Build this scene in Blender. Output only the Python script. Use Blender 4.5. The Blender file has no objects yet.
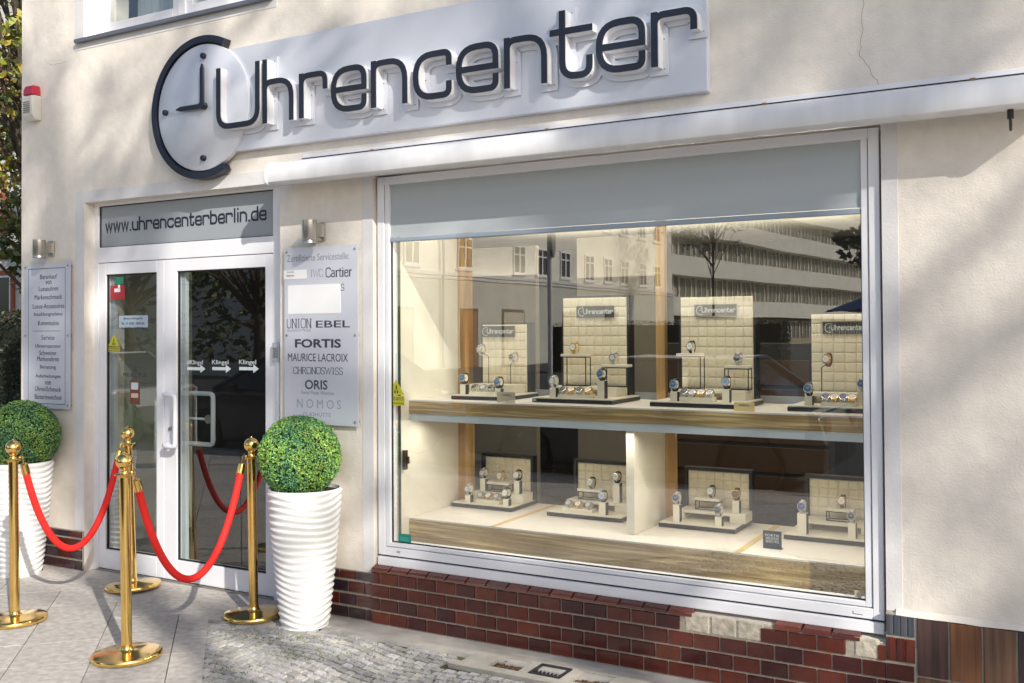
import bpy, bmesh, math, random
from mathutils import Vector, Matrix
R = math.radians
rnd = random.Random(7)
sc = bpy.context.scene
col = sc.collection
# ---------------------------------------------------------------- camera
F, YAW, PIT, ROL, D, CX, CY, EYE = 988.6204, .5158682, .0166835, -.0059363, 4.424997, 511.9948, 313.3956, 1.62
fw = Vector((-math.sin(YAW)*math.cos(PIT), math.cos(YAW)*math.cos(PIT), math.sin(PIT)))
r0 = Vector((math.cos(YAW), math.sin(YAW), 0)); u0 = r0.cross(fw)
cr = r0*math.cos(ROL)+u0*math.sin(ROL); cu = -r0*math.sin(ROL)+u0*math.cos(ROL)
EY = Vector((0, -D, EYE))
def at(px, py, y=0.0):
    """measured point of the photograph on the vertical plane y"""
    v = fw+cr*((px-CX)/F)-cu*((py-CY)/F)
    return EY+v*((D+y)/v.y)
def gnd(px, py, z=0.0):
    v = fw+cr*((px-CX)/F)-cu*((py-CY)/F)
    return EY+v*((z-EYE)/v.z)
cam = bpy.data.cameras.new('camera'); co = bpy.data.objects.new('camera', cam); col.objects.link(co)
m = Matrix((cr, cu, -fw)).transposed().to_4x4(); m.translation = EY; co.matrix_world = m
cam.sensor_width = 36; cam.lens = F/1024*36; cam.shift_x = -(CX-512)/1024; cam.shift_y = -(341.5-CY)/1024
cam.clip_end = 2000; cam.clip_start = .05
sc.camera = co
# ---------------------------------------------------------------- world
w = bpy.data.worlds.new('World'); sc.world = w; w.use_nodes = True
nt = w.node_tree; bg = nt.nodes['Background']; sky = nt.nodes.new('ShaderNodeTexSky')
sky.sky_type = 'NISHITA'; sky.sun_disc = False; sky.sun_elevation = R(29.3); sky.sun_rotation = R(122.6)
sky.air_density = 1.0; sky.dust_density = 1.5; sky.ozone_density = 1.5
nt.links.new(sky.outputs[0], bg.inputs[0]); bg.inputs[1].default_value = .15
sun = bpy.data.lights.new('sun', 'SUN'); sun.energy = 5; sun.angle = R(.53); sun.color = (1, .945, .85)
so = bpy.data.objects.new('sun', sun); col.objects.link(so)
so.rotation_euler = Vector((1.5, -.96, 1)).to_track_quat('Z', 'Y').to_euler(); so.location = (8, -6, 9)
sc.view_settings.view_transform = 'Standard'; sc.view_settings.look = 'None'; sc.view_settings.exposure = 0
sc.cycles.use_denoising = True
sc.cycles.max_bounces = 8; sc.cycles.transparent_max_bounces = 16; sc.cycles.sample_clamp_indirect = 6
sc.cycles.caustics_reflective = False; sc.cycles.caustics_refractive = False
# ---------------------------------------------------------------- materials
def mat(name, c=(.5,.5,.5), rough=.6, metal=0, vary=0, vscale=6, bump=0, bscale=60, vcol=False, spec=.5, emis=0, alpha=1, coat=0, aniso=None, c2=None, trans=0):
    m = bpy.data.materials.new(name); m.use_nodes = True; n = m.node_tree; b = n.nodes['Principled BSDF']; L = n.links.new
    b.inputs['Roughness'].default_value = rough; b.inputs['Metallic'].default_value = metal
    b.inputs['Specular IOR Level'].default_value = spec; b.inputs['Coat Weight'].default_value = coat
    b.inputs['Base Color'].default_value = (*c, 1)
    tc = n.nodes.new('ShaderNodeTexCoord'); mp = n.nodes.new('ShaderNodeMapping'); L(tc.outputs['Object'], mp.inputs[0])
    if aniso: mp.inputs['Scale'].default_value = aniso
    src = None
    if vcol:
        a = n.nodes.new('ShaderNodeAttribute'); a.attribute_name = 'Col'; src = a.outputs['Color']
    if vary or c2:
        t = n.nodes.new('ShaderNodeTexNoise'); t.inputs['Scale'].default_value = vscale; t.inputs['Detail'].default_value = 6; L(mp.outputs[0], t.inputs[0])
        r = n.nodes.new('ShaderNodeMapRange'); r.inputs[1].default_value = .3; r.inputs[2].default_value = .7
        L(t.outputs[0], r.inputs[0])
        x = n.nodes.new('ShaderNodeMix'); x.data_type = 'RGBA'; L(r.outputs[0], x.inputs[0])
        if c2 and not vcol:
            x.inputs[6].default_value = (*c, 1); x.inputs[7].default_value = (*c2, 1)
        else:
            x.blend_type = 'MULTIPLY'; 
            k = n.nodes.new('ShaderNodeMix'); k.data_type = 'RGBA'; L(r.outputs[0], k.inputs[0])
            k.inputs[6].default_value = (1-vary,)*3+(1,); k.inputs[7].default_value = (1+vary,)*3+(1,)
            x.inputs[0].default_value = 1; n.links.remove(x.inputs[0].links[0])
            L(k.outputs[2], x.inputs[7])
            if src: L(src, x.inputs[6])
            else: x.inputs[6].default_value = (*c, 1)
        src = x.outputs[2]
    if src: L(src, b.inputs['Base Color'])
    if bump:
        t2 = n.nodes.new('ShaderNodeTexNoise'); t2.inputs['Scale'].default_value = bscale; t2.inputs['Detail'].default_value = 5; L(mp.outputs[0], t2.inputs[0])
        bp = n.nodes.new('ShaderNodeBump'); bp.inputs['Strength'].default_value = bump; bp.inputs['Distance'].default_value = .01
        L(t2.outputs[0], bp.inputs['Height']); L(bp.outputs[0], b.inputs['Normal'])
    if emis:
        b.inputs['Emission Color'].default_value = (*c, 1); b.inputs['Emission Strength'].default_value = emis
    if trans: b.inputs['Transmission Weight'].default_value = trans
    return m
def glass(name, tint, refl, base=.0):
    m = bpy.data.materials.new(name); m.use_nodes = True; n = m.node_tree; n.nodes.clear(); L = n.links.new
    o = n.nodes.new('ShaderNodeOutputMaterial'); mx = n.nodes.new('ShaderNodeMixShader'); t = n.nodes.new('ShaderNodeBsdfTransparent')
    g = n.nodes.new('ShaderNodeBsdfGlossy'); g.inputs['Roughness'].default_value = 0.0; g.inputs['Color'].default_value = (1, 1, 1, 1)
    t.inputs[0].default_value = (*tint, 1); ge = n.nodes.new('ShaderNodeNewGeometry'); dt = n.nodes.new('ShaderNodeVectorMath'); dt.operation = 'DOT_PRODUCT'; L(ge.outputs['Incoming'], dt.inputs[0]); L(ge.outputs['Normal'], dt.inputs[1])
    ab = n.nodes.new('ShaderNodeMath'); ab.operation = 'ABSOLUTE'; L(dt.outputs['Value'], ab.inputs[0]); om = n.nodes.new('ShaderNodeMath'); om.operation = 'SUBTRACT'; om.inputs[0].default_value = 1; L(ab.outputs[0], om.inputs[1])
    fr = n.nodes.new('ShaderNodeMath'); fr.operation = 'POWER'; fr.inputs[1].default_value = 4; L(om.outputs[0], fr.inputs[0])
    mr = n.nodes.new('ShaderNodeMath'); mr.operation = 'MULTIPLY_ADD'; mr.inputs[1].default_value = refl; mr.inputs[2].default_value = base; mr.use_clamp = True
    # a large pane is never perfectly flat: long soft waves bend what it mirrors
    tc = n.nodes.new('ShaderNodeTexCoord'); ns = n.nodes.new('ShaderNodeTexNoise'); ns.inputs['Scale'].default_value = 1.6; ns.inputs['Detail'].default_value = 2
    bp = n.nodes.new('ShaderNodeBump'); bp.inputs['Strength'].default_value = .05; bp.inputs['Distance'].default_value = .01
    L(tc.outputs['Object'], ns.inputs[0]); L(ns.outputs[0], bp.inputs['Height']); L(bp.outputs[0], g.inputs['Normal'])
    L(fr.outputs[0], mr.inputs[0]); L(mr.outputs[0], mx.inputs[0]); L(t.outputs[0], mx.inputs[1]); L(g.outputs[0], mx.inputs[2]); L(mx.outputs[0], o.inputs[0])
    return m
M = {}
M['white'] = mat('white_frame_paint', (.83, .83, .87), .32, vary=.04, vscale=3)
M['plaster_white'] = mat('white_trim_paint', (.74, .72, .72), .75, vary=.05, vscale=8, bump=.15, bscale=80)
M['gasket'] = mat('black_gasket', (.012, .012, .014), .5)
M['dark'] = mat('anthracite_letter', (.013, .018, .036), .35)
M['silver'] = mat('silver_panel', (.70, .72, .79), .38, .25, vary=.03, vscale=2)
M['letterside'] = mat('clear_letter_side', (.84, .84, .86), .3)
M['steel'] = mat('brushed_steel', (.50, .48, .45), .30, 1, vary=.08, vscale=20, aniso=(1, 1, 20))
M['brass'] = mat('polished_brass', (.92, .62, .21), .12, 1, vary=.08, vscale=9)
M['velvet'] = mat('red_velvet', (.85, .02, .015), .75, bump=.25, bscale=300)
M['planter'] = mat('white_planter', (.80, .80, .79), .42, vary=.06, vscale=4)
M['black'] = mat('black_lacquer', (.012, .012, .014), .3)
M['blackmetal'] = mat('black_metal', (.02, .02, .022), .45)
M['cream'] = mat('cream_leatherette', (.82, .73, .54), .55, vary=.05, vscale=5, bump=.1, bscale=200)
M['creamlight'] = mat('cream_block', (.76, .70, .56), .5, vary=.04)
M['deck'] = mat('white_display_deck', (.76, .70, .62), .45, vary=.03)
M['inlay'] = mat('light_wood_inlay', (.62, .44, .2), .5)
M['panelwhite'] = mat('ivory_side_panel', (.74, .69, .58), .5, vary=.03)
M['blind'] = mat('grey_blind_fabric', (.46, .50, .53), .8, vary=.05, vscale=1.5, aniso=(.3, 1, 6))
M['blindhem'] = mat('blind_hem', (.33, .39, .47), .7)
M['vc'] = mat('painted_detail', vcol=True, rough=.35)
M['vcm'] = mat('matt_detail', vcol=True, rough=.7)
M['paper'] = mat('white_paper', (.93, .93, .94), .5)
M['print'] = mat('printed_ink', (.05, .055, .08), .5)
M['printgrey'] = mat('pale_ink', (.30, .32, .38), .5)
M['printwhite'] = mat('white_print', (.75, .82, .84), .5)
M['plaque'] = mat('silver_plaque', (.70, .72, .82), .32, .25, vary=.04, vscale=3)
M['glass'] = glass('window_glass', (.93, .96, .94), 1.0, .19)
M['doorglass'] = glass('door_glass', (.70, .76, .76), 1.0, .15)
M['frosted'] = mat('grey_transom_panel', (.33, .36, .39), .35)
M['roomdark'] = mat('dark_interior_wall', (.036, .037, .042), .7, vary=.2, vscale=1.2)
M['roomceil'] = mat('cream_ceiling', (.80, .74, .60), .7, vary=.05)
M['roomtaupe'] = mat('taupe_wall', (.30, .27, .22), .8, vary=.05)
M['roomfloor'] = mat('shop_floor', (.10, .085, .07), .4)
M['leaf'] = mat('leaf', vcol=True, rough=.5)
M['bark'] = mat('bark', (.09, .07, .05), .9, vary=.3, vscale=20, bump=.6, bscale=30)
def wood(name, c1, c2, sc_, dist):
    m = bpy.data.materials.new(name); m.use_nodes = True; n = m.node_tree; b = n.nodes['Principled BSDF']; L = n.links.new
    tc = n.nodes.new('ShaderNodeTexCoord'); mp = n.nodes.new('ShaderNodeMapping'); mp.inputs['Scale'].default_value = sc_
    t = n.nodes.new('ShaderNodeTexNoise'); t.inputs['Scale'].default_value = 1; t.inputs['Detail'].default_value = 7; t.inputs['Distortion'].default_value = dist
    cr_ = n.nodes.new('ShaderNodeValToRGB'); e = cr_.color_ramp.elements; e[0].position = .3; e[0].color = (*c1, 1); e[1].position = .68; e[1].color = (*c2, 1)
    k = e.new(.5); k.color = tuple((a*.75+b_*.25) for a, b_ in zip(c1, c2))+(1,)
    L(tc.outputs['Object'], mp.inputs[0]); L(mp.outputs[0], t.inputs[0]); L(t.outputs[0], cr_.inputs[0]); L(cr_.outputs[0], b.inputs['Base Color'])
    b.inputs['Roughness'].default_value = .45
    return m
M['wood'] = wood('zebrano_veneer', (.28, .17, .06), (.76, .57, .27), (2.0, 6, 55), .7)
M['woodv'] = wood('vertical_wood', (.34, .19, .065), (.62, .40, .16), (30, 20, 1.5), .6)
def plaster(name, c):
    m = bpy.data.materials.new(name); m.use_nodes = True; n = m.node_tree; b = n.nodes['Principled BSDF']; L = n.links.new
    tc = n.nodes.new('ShaderNodeTexCoord')
    def noise(s, d=5):
        t = n.nodes.new('ShaderNodeTexNoise'); t.inputs['Scale'].default_value = s; t.inputs['Detail'].default_value = d; L(tc.outputs['Object'], t.inputs[0]); return t.outputs[0]
    def ramp(src, a, b_, lo, hi):
        r = n.nodes.new('ShaderNodeMapRange'); r.inputs[1].default_value = a; r.inputs[2].default_value = b_; r.inputs[3].default_value = lo; r.inputs[4].default_value = hi; L(src, r.inputs[0]); return r.outputs[0]
    mul = n.nodes.new('ShaderNodeMath'); mul.operation = 'MULTIPLY'; L(ramp(noise(.9), .3, .7, .93, 1.04), mul.inputs[0]); L(ramp(noise(14, 8), .3, .7, .95, 1.04), mul.inputs[1])
    sp = n.nodes.new('ShaderNodeSeparateXYZ'); L(tc.outputs['Object'], sp.inputs[0])
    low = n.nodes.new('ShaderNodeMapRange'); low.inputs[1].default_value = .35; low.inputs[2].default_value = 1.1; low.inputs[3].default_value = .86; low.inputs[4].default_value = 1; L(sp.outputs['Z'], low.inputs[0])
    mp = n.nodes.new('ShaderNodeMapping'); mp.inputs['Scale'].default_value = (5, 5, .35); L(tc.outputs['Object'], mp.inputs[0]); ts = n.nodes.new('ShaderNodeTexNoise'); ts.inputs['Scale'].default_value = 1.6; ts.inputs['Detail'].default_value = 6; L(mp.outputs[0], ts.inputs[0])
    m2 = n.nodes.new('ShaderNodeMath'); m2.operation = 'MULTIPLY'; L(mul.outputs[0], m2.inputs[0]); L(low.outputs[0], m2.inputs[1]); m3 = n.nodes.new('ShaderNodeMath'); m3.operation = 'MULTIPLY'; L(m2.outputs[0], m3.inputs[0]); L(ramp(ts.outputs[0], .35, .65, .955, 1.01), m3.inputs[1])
    v = n.nodes.new('ShaderNodeVectorMath'); v.operation = 'SCALE'; v.inputs[0].default_value = c; L(m3.outputs[0], v.inputs['Scale']); L(v.outputs[0], b.inputs['Base Color'])
    b.inputs['Roughness'].default_value = .85
    bp = n.nodes.new('ShaderNodeBump'); bp.inputs['Strength'].default_value = .35; bp.inputs['Distance'].default_value = .006; L(noise(110, 4), bp.inputs['Height'])
    bp2 = n.nodes.new('ShaderNodeBump'); bp2.inputs['Strength'].default_value = .5; bp2.inputs['Distance'].default_value = .02; L(noise(5, 3), bp2.inputs['Height']); L(bp.outputs[0], bp2.inputs['Normal'])
    L(bp2.outputs[0], b.inputs['Normal'])
    return m
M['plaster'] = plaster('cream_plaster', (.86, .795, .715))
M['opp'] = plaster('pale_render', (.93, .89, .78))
M['brick'] = mat('glazed_brick', vcol=True, rough=.16, vary=.16, vscale=22, bump=.12, bscale=40, coat=.3)
M['tile'] = mat('weathered_tile', vcol=True, rough=.4, vary=.35, vscale=1.0, bump=.2, bscale=1, aniso=(60, 60, 2.5))
M['mortar'] = mat('mortar', (.34, .30, .25), .95, vary=.15, vscale=30, bump=.4)
M['slab'] = mat('concrete_slab', (.50, .465, .42), .85, vary=.16, vscale=9, bump=.35, bscale=220)
M['grit'] = mat('speckled_slab', vcol=True, rough=.85, vary=.20, vscale=26, bump=.4, bscale=260)
M['cobble'] = mat('cobblestone', vcol=True, rough=.75, vary=.25, vscale=60, bump=.5, bscale=90)
M['joint'] = mat('mossy_joint', (.06, .05, .035), .95, c2=(.12, .13, .035), vscale=4, bump=.5)
M['asphalt'] = mat('asphalt', (.055, .055, .057), .85, vary=.2, vscale=3, bump=.4, bscale=200)
M['granite'] = mat('granite_kerb', (.32, .31, .30), .7, vary=.15, vscale=50)
# ---------------------------------------------------------------- mesh helpers
ORG = {}
class MB:
    def __init__(s): s.v = []; s.f = []; s.c = []; s.col = (1, 1, 1)
    def add(s, vs, fs, c=None):
        k = len(s.v); s.v += [tuple(v) for v in vs]
        for f in fs: s.f.append([k+i for i in f]); s.c.append(c or s.col)
        return s
    def box(s, x0, x1, y0, y1, z0, z1, c=None):
        return s.add([(x0,y0,z0),(x1,y0,z0),(x1,y1,z0),(x0,y1,z0),(x0,y0,z1),(x1,y0,z1),(x1,y1,z1),(x0,y1,z1)],
            [(0,3,2,1),(4,5,6,7),(0,1,5,4),(1,2,6,5),(2,3,7,6),(3,0,4,7)], c)
    def pad(s, x0, x1, z0, z1, y, h, ins, c=None):
        """pillow-like pad on a plane facing -y"""
        rings = []
        for t, hh in ((0, 0), (.35, .55), (1, .9), (2.2, 1)):
            i = ins*t; rings.append([(x0+i, y-h*hh, z0+i), (x1-i, y-h*hh, z0+i), (x1-i, y-h*hh, z1-i), (x0+i, y-h*hh, z1-i)])
        vs = [p for r_ in rings for p in r_]; fs = []
        for r_ in range(3):
            for k in range(4):
                a = r_*4+k; b = r_*4+(k+1) % 4; fs.append((a, b, b+4, a+4))
        fs.append((12, 13, 14, 15)); return s.add(vs, fs, c)
    def brick(s, x0, x1, z0, z1, y, h, c=None, b=.003):
        return s.add([(x0,y,z0),(x1,y,z0),(x1,y,z1),(x0,y,z1),(x0+b,y-h,z0+b),(x1-b,y-h,z0+b),(x1-b,y-h,z1-b),(x0+b,y-h,z1-b)],
            [(0,1,5,4),(1,2,6,5),(2,3,7,6),(3,0,4,7),(4,5,6,7)], c)
    def tube(s, pts, r, n=12, cap=True, c=None):
        pts = [Vector(p) for p in pts]; rr = r if isinstance(r, (list, tuple)) else [r]*len(pts); k = len(s.v); prev = None
        for i, p in enumerate(pts):
            t = (pts[min(i+1, len(pts)-1)]-pts[max(i-1, 0)]).normalized()
            if prev is None: a = t.orthogonal().normalized()
            else: a = (prev-t*prev.dot(t)).normalized()
            prev = a; b = t.cross(a)
            for j in range(n):
                q = 2*math.pi*j/n; s.v.append(tuple(p+(a*math.cos(q)+b*math.sin(q))*rr[i]))
        for i in range(len(pts)-1):
            for j in range(n):
                a_, b_ = k+i*n+j, k+i*n+(j+1) % n; s.f.append([a_, b_, b_+n, a_+n]); s.c.append(c or s.col)
        if cap:
            s.f.append([k+j for j in range(n)][::-1]); s.c.append(c or s.col)
            s.f.append([k+(len(pts)-1)*n+j for j in range(n)]); s.c.append(c or s.col)
        return s
    def lathe(s, prof, n=40, o=(0, 0, 0), axis='z', c=None, wob=None):
        k = len(s.v)
        for r_, h in prof:
            for j in range(n):
                q = 2*math.pi*j/n; x, y = r_*math.cos(q), r_*math.sin(q); hh = h
                if wob: rr, hh = wob(r_, h, q); x, y = rr*math.cos(q), rr*math.sin(q)
                p = (x, y, hh) if axis == 'z' else (x, hh, y) if axis == 'y' else (hh, x, y)
                s.v.append((o[0]+p[0], o[1]+p[1], o[2]+p[2]))
        for i in range(len(prof)-1):
            for j in range(n):
                a_, b_ = k+i*n+j, k+i*n+(j+1) % n; s.f.append([a_, b_, b_+n, a_+n]); s.c.append(c or s.col)
        return s
    def disc(s, o, r, n=32, axis='y', c=None):
        vs = []
        for j in range(n):
            q = 2*math.pi*j/n; a, b = r*math.cos(q), r*math.sin(q)
            vs.append((o[0]+a, o[1], o[2]+b) if axis == 'y' else (o[0]+a, o[1]+b, o[2]))
        return s.add(vs, [list(range(n))], c)
    def each(s, name, m=None, parent=None, **kw):
        """every separate piece becomes a mesh object of its own"""
        up = list(range(len(s.v)))
        def find(i):
            while up[i] != i: up[i] = up[up[i]]; i = up[i]
            return i
        for f in s.f:
            for i in f[1:]: up[find(i)] = find(f[0])
        gr = {}
        for f, c in zip(s.f, s.c): gr.setdefault(find(f[0]), []).append((f, c))
        out = []
        for fc in gr.values():
            mb = MB(); ix = {}
            for f, c in fc:
                for i in f:
                    if i not in ix: ix[i] = len(mb.v); mb.v.append(s.v[i])
                mb.f.append([ix[i] for i in f]); mb.c.append(c)
            out.append(mb.build(name, m, parent, **kw))
        return out[0]
    def build(s, name, m=None, parent=None, smooth=False, bevel=0, loc=None, subsurf=0):
        o0 = Vector(loc) if loc is not None else (ORG[parent.name] if parent else Vector((0, 0, 0)))
        me = bpy.data.meshes.new(name); me.from_pydata([Vector(v)-o0 for v in s.v], [], s.f)
        if m: me.materials.append(m)
        ca = me.color_attributes.new('Col', 'FLOAT_COLOR', 'CORNER'); arr = []
        for f, c in zip(s.f, s.c): arr += (list(c)[:3]+[1.0])*len(f)
        ca.data.foreach_set('color', arr)
        bm = bmesh.new(); bm.from_mesh(me); bmesh.ops.recalc_face_normals(bm, faces=bm.faces); bm.to_mesh(me); bm.free()
        if smooth:
            me.polygons.foreach_set('use_smooth', [True]*len(me.polygons)); me.set_sharp_from_angle(angle=R(40))
        o = bpy.data.objects.new(name, me); col.objects.link(o)
        if parent: o.parent = parent; o.location = o0-ORG[parent.name]
        else: o.location = o0
        ORG[o.name] = o0.copy()
        if bevel:
            b = o.modifiers.new('bevel', 'BEVEL'); b.width = bevel; b.segments = 2; b.limit_method = 'ANGLE'
        if subsurf:
            q = o.modifiers.new('s', 'SUBSURF'); q.levels = q.render_levels = subsurf
        return o
def tag(o, label=None, cat=None, group=None, kind=None):
    if label: o['label'] = label
    if cat: o['category'] = cat
    if group: o['group'] = group
    if kind: o['kind'] = kind
    return o
def thing(name, label, cat, loc=(0, 0, 0), group=None):
    o = bpy.data.objects.new(name, None); o.empty_display_size = .1; col.objects.link(o); o.location = loc; ORG[o.name] = Vector(loc)
    return tag(o, label, cat, group)
def copy_tree(o, parent=None):
    c = o.copy(); col.objects.link(c); c.parent = parent; ORG[c.name] = ORG[o.name].copy()
    for ch in list(o.children): copy_tree(ch, c)
    return c
# ---------------------------------------------------------------- lettering
def text(name, s, x0, x1, z0, z1, y, m, parent, ext=.0006, bold=0):
    """flat letters filling the rectangle, facing -y"""
    cv = bpy.data.curves.new(name, 'FONT'); cv.body = s; cv.extrude = .001; cv.offset = bold; cv.resolution_u = 3
    t = bpy.data.objects.new('tmp', cv); col.objects.link(t); dg = bpy.context.evaluated_depsgraph_get()
    me = bpy.data.meshes.new_from_object(t.evaluated_get(dg)); bpy.data.objects.remove(t)
    xs = [v.co.x for v in me.vertices]; ys = [v.co.y for v in me.vertices]; a, b, c_, d = min(xs), max(xs), min(ys), max(ys)
    o0 = ORG[parent.name]
    for v in me.vertices:
        p = v.co.copy(); v.co = Vector((x0+(p.x-a)/(b-a)*(x1-x0), y-ext*(1 if p.z > 0 else 0)-.0004, z0+(p.y-c_)/(d-c_)*(z1-z0)))-o0
    me.materials.clear(); me.materials.append(m); me.name = name
    o = bpy.data.objects.new(name, me); col.objects.link(o); o.parent = parent; ORG[o.name] = o0.copy(); return o
def rr(pts, r, seg=6):
    out = [Vector(pts[0])]
    for i in range(1, len(pts)-1):
        p, a, b = Vector(pts[i]), Vector(pts[i-1]), Vector(pts[i+1]); da, db = (a-p), (b-p)
        k = min(r, da.length*.499, db.length*.499); A = p+da.normalized()*k; B = p+db.normalized()*k
        for j in range(seg+1):
            t = j/seg; out.append(A*(1-t)**2+p*2*t*(1-t)+B*t*t)
    out.append(Vector(pts[-1])); return out
def glyph(ch, W, w):
    """centre lines in units of the x height; W = outer width, w = stroke"""
    h = w/2; a, b, t = h, W-h, 1-h; r = .42
    G = {'U': [rr([(a, 1.47), (a, h), (b, h), (b, 1.47)], .34)],
     'h': [[(a, 0), (a, 1.47)], rr([(a, .55), (a, t), (b, t), (b, 0)], r)],
     'r': [[(a, 0), (a, 1)], rr([(a, .55), (a, t), (b, t), (b, .58)], r)],
     'n': [[(a, 0), (a, 1)], rr([(a, .55), (a, t), (b, t), (b, 0)], r)],
     'e': [rr([(b, .5-h), (b, t), (a, t), (a, h), (b, h), (b, .34)], r), [(a, .5), (b, .5)]],
     'c': [rr([(b, .66), (b, t), (a, t), (a, h), (b, h), (b, .34)], r)],
     't': [rr([(a+.22*W, 1.34), (a+.22*W, h), (b, h), (b, .42)], r), [(0, t), (W, t)]],
     'u': [rr([(a, 1), (a, h), (b, h), (b, .45)], r), [(b, 0), (b, 1)]],
     'b': [[(a, 0), (a, 1.4)], rr([(a, .55), (a, t), (b, t), (b, h), (a, h), (a, .45)], r)],
     'd': [[(b, 0), (b, 1.4)], rr([(b, .55), (b, t), (a, t), (a, h), (b, h), (b, .45)], r)],
     'l': [[(W/2, 0), (W/2, 1.4)]], 'i': [[(W/2, 0), (W/2, 1)], [(W/2, 1.22), (W/2, 1.4)]],
     '.': [[(W/2, 0), (W/2, w*1.15)]],
     'w': [[(a, 1), (W*.27, h), (W*.5, 1), (W*.73, h), (b, 1)]]}[ch]
    return [[Vector(p) for p in g] for g in G]
def ribbon(mb, pts, hw, fn, d0, d1, c=None):
    """stroke of half width hw as a solid between depths d0 (front) and d1"""
    n = len(pts); L_, R_ = [], []
    for i, p in enumerate(pts):
        ta = (pts[i]-pts[i-1]).normalized() if i else None; tb = (pts[i+1]-pts[i]).normalized() if i < n-1 else None
        t = ta if tb is None else tb if ta is None else (ta+tb).normalized(); nn = Vector((-t.y, t.x)); k = 1
        if ta is not None and tb is not None: k = 1/max(.5, nn.dot(Vector((-ta.y, ta.x))))
        L_.append(p+nn*hw*k); R_.append(p-nn*hw*k)
    vs = [fn(p, d0) for p in L_]+[fn(p, d0) for p in R_]+[fn(p, d1) for p in L_]+[fn(p, d1) for p in R_]; fs = []
    for i in range(n-1):
        fs += [(i, i+1, n+i+1, n+i), (2*n+i, 2*n+i+1, i+1, i), (3*n+i, 3*n+i+1, n+i+1, n+i)]
    fs += [(0, n, 3*n, 2*n), (n-1, 2*n-1, 4*n-1, 3*n-1)]
    mb.add(vs, fs, c)
SER = {'I': ([[(.3,0),(.3,1)]], .6), 'N': ([[(.12,0),(.12,1)],[(.12,1),(.75,0)],[(.75,0),(.75,1)]], .88),
 'U': ([rr([(.12,1),(.12,.0),(.75,.0),(.75,1)], .4)], .88), 'O': ([rr([(.45,1),(.08,1),(.08,0),(.82,0),(.82,1),(.45,1)], .37)], .92),
 'C': ([rr([(.75,.75),(.72,1),(.08,1),(.08,0),(.72,0),(.78,.25)], .37)], .85), 'W': ([[(.05,1),(.35,0),(.6,.95),(.85,0),(1.15,1)]], 1.2),
 'H': ([[(.12,0),(.12,1)],[(.75,0),(.75,1)],[(.12,.5),(.75,.5)]], .88), 'R': ([[(.12,0),(.12,1)], rr([(.12,1),(.65,1),(.65,.5),(.12,.5)], .25),[(.4,.5),(.8,0)]], .85),
 'S': ([rr([(.62,.78),(.6,1),(.1,1),(.1,.55),(.65,.45),(.65,0),(.08,0),(.06,.25)], .25)], .74),
 'a': ([rr([(.1,.6),(.1,.68),(.5,.68),(.5,0)], .25), rr([(.5,.4),(.08,.4),(.08,0),(.5,.02)], .2)], .66),
 'r': ([[(.15,0),(.15,.68)], rr([(.15,.4),(.2,.68),(.5,.66)], .2)], .52), 't': ([rr([(.18,.95),(.18,0),(.42,.02)], .15),[(.02,.66),(.4,.66)]], .46),
 'i': ([[(.15,0),(.15,.68)],[(.15,.86),(.15,.98)]], .36), 'e': ([rr([(.1,.38),(.52,.38),(.52,.68),(.08,.68),(.08,0),(.5,0),(.54,.15)], .26)], .64), ' ': ([], .4)}
def serif(name, s, x0, x1, z0, z1, y, m, parent, wt=.085):
    mb = MB(); tot = sum(SER[c][1] for c in s); sx = (x1-x0)/tot; sz = (z1-z0); cx = 0; lay = 0
    for c in s:
        G, W = SER[c]
        for g in G:
            lay += 1; d = y-.0006-.0001*(lay % 5); fn = lambda p, dd, cx=cx: (x0+(cx+p.x)*sx, dd, z0+p.y*sz)
            g = [Vector(p) for p in g]
            dn = (g[-1]-g[0]); stem = len(g) == 2 and abs(dn.x) < .01 and dn.length > .5
            ribbon(mb, g, wt*(.75 if stem else .5), fn, d, y)
            for p in (g[0], g[-1]):
                if (abs(p.y) < .01 or abs(p.y-1) < .01 or abs(p.y-.68) < .01) and c in 'INUWHRrim' and len(g) <= 5 or (stem and p.y < .1):
                    ribbon(mb, [p+Vector((-.13, 0)), p+Vector((.13, 0))], .03, fn, d-.0001, y)
        cx += W
    return mb.build(name, m, parent)
# ================================================================ SETTING: GROUND
def structure(o): o['kind'] = 'structure'; return o
g = MB().add([(-700,-700,-.16),(700,-700,-.16),(700,700,-.16),(-700,700,-.16)], [(0,1,2,3)]); structure(g.build('ground', M['asphalt']))
g = MB().box(-60, 60, -5.2, .3, -.3, -.018); structure(g.build('pavement_base', M['joint']))
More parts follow.
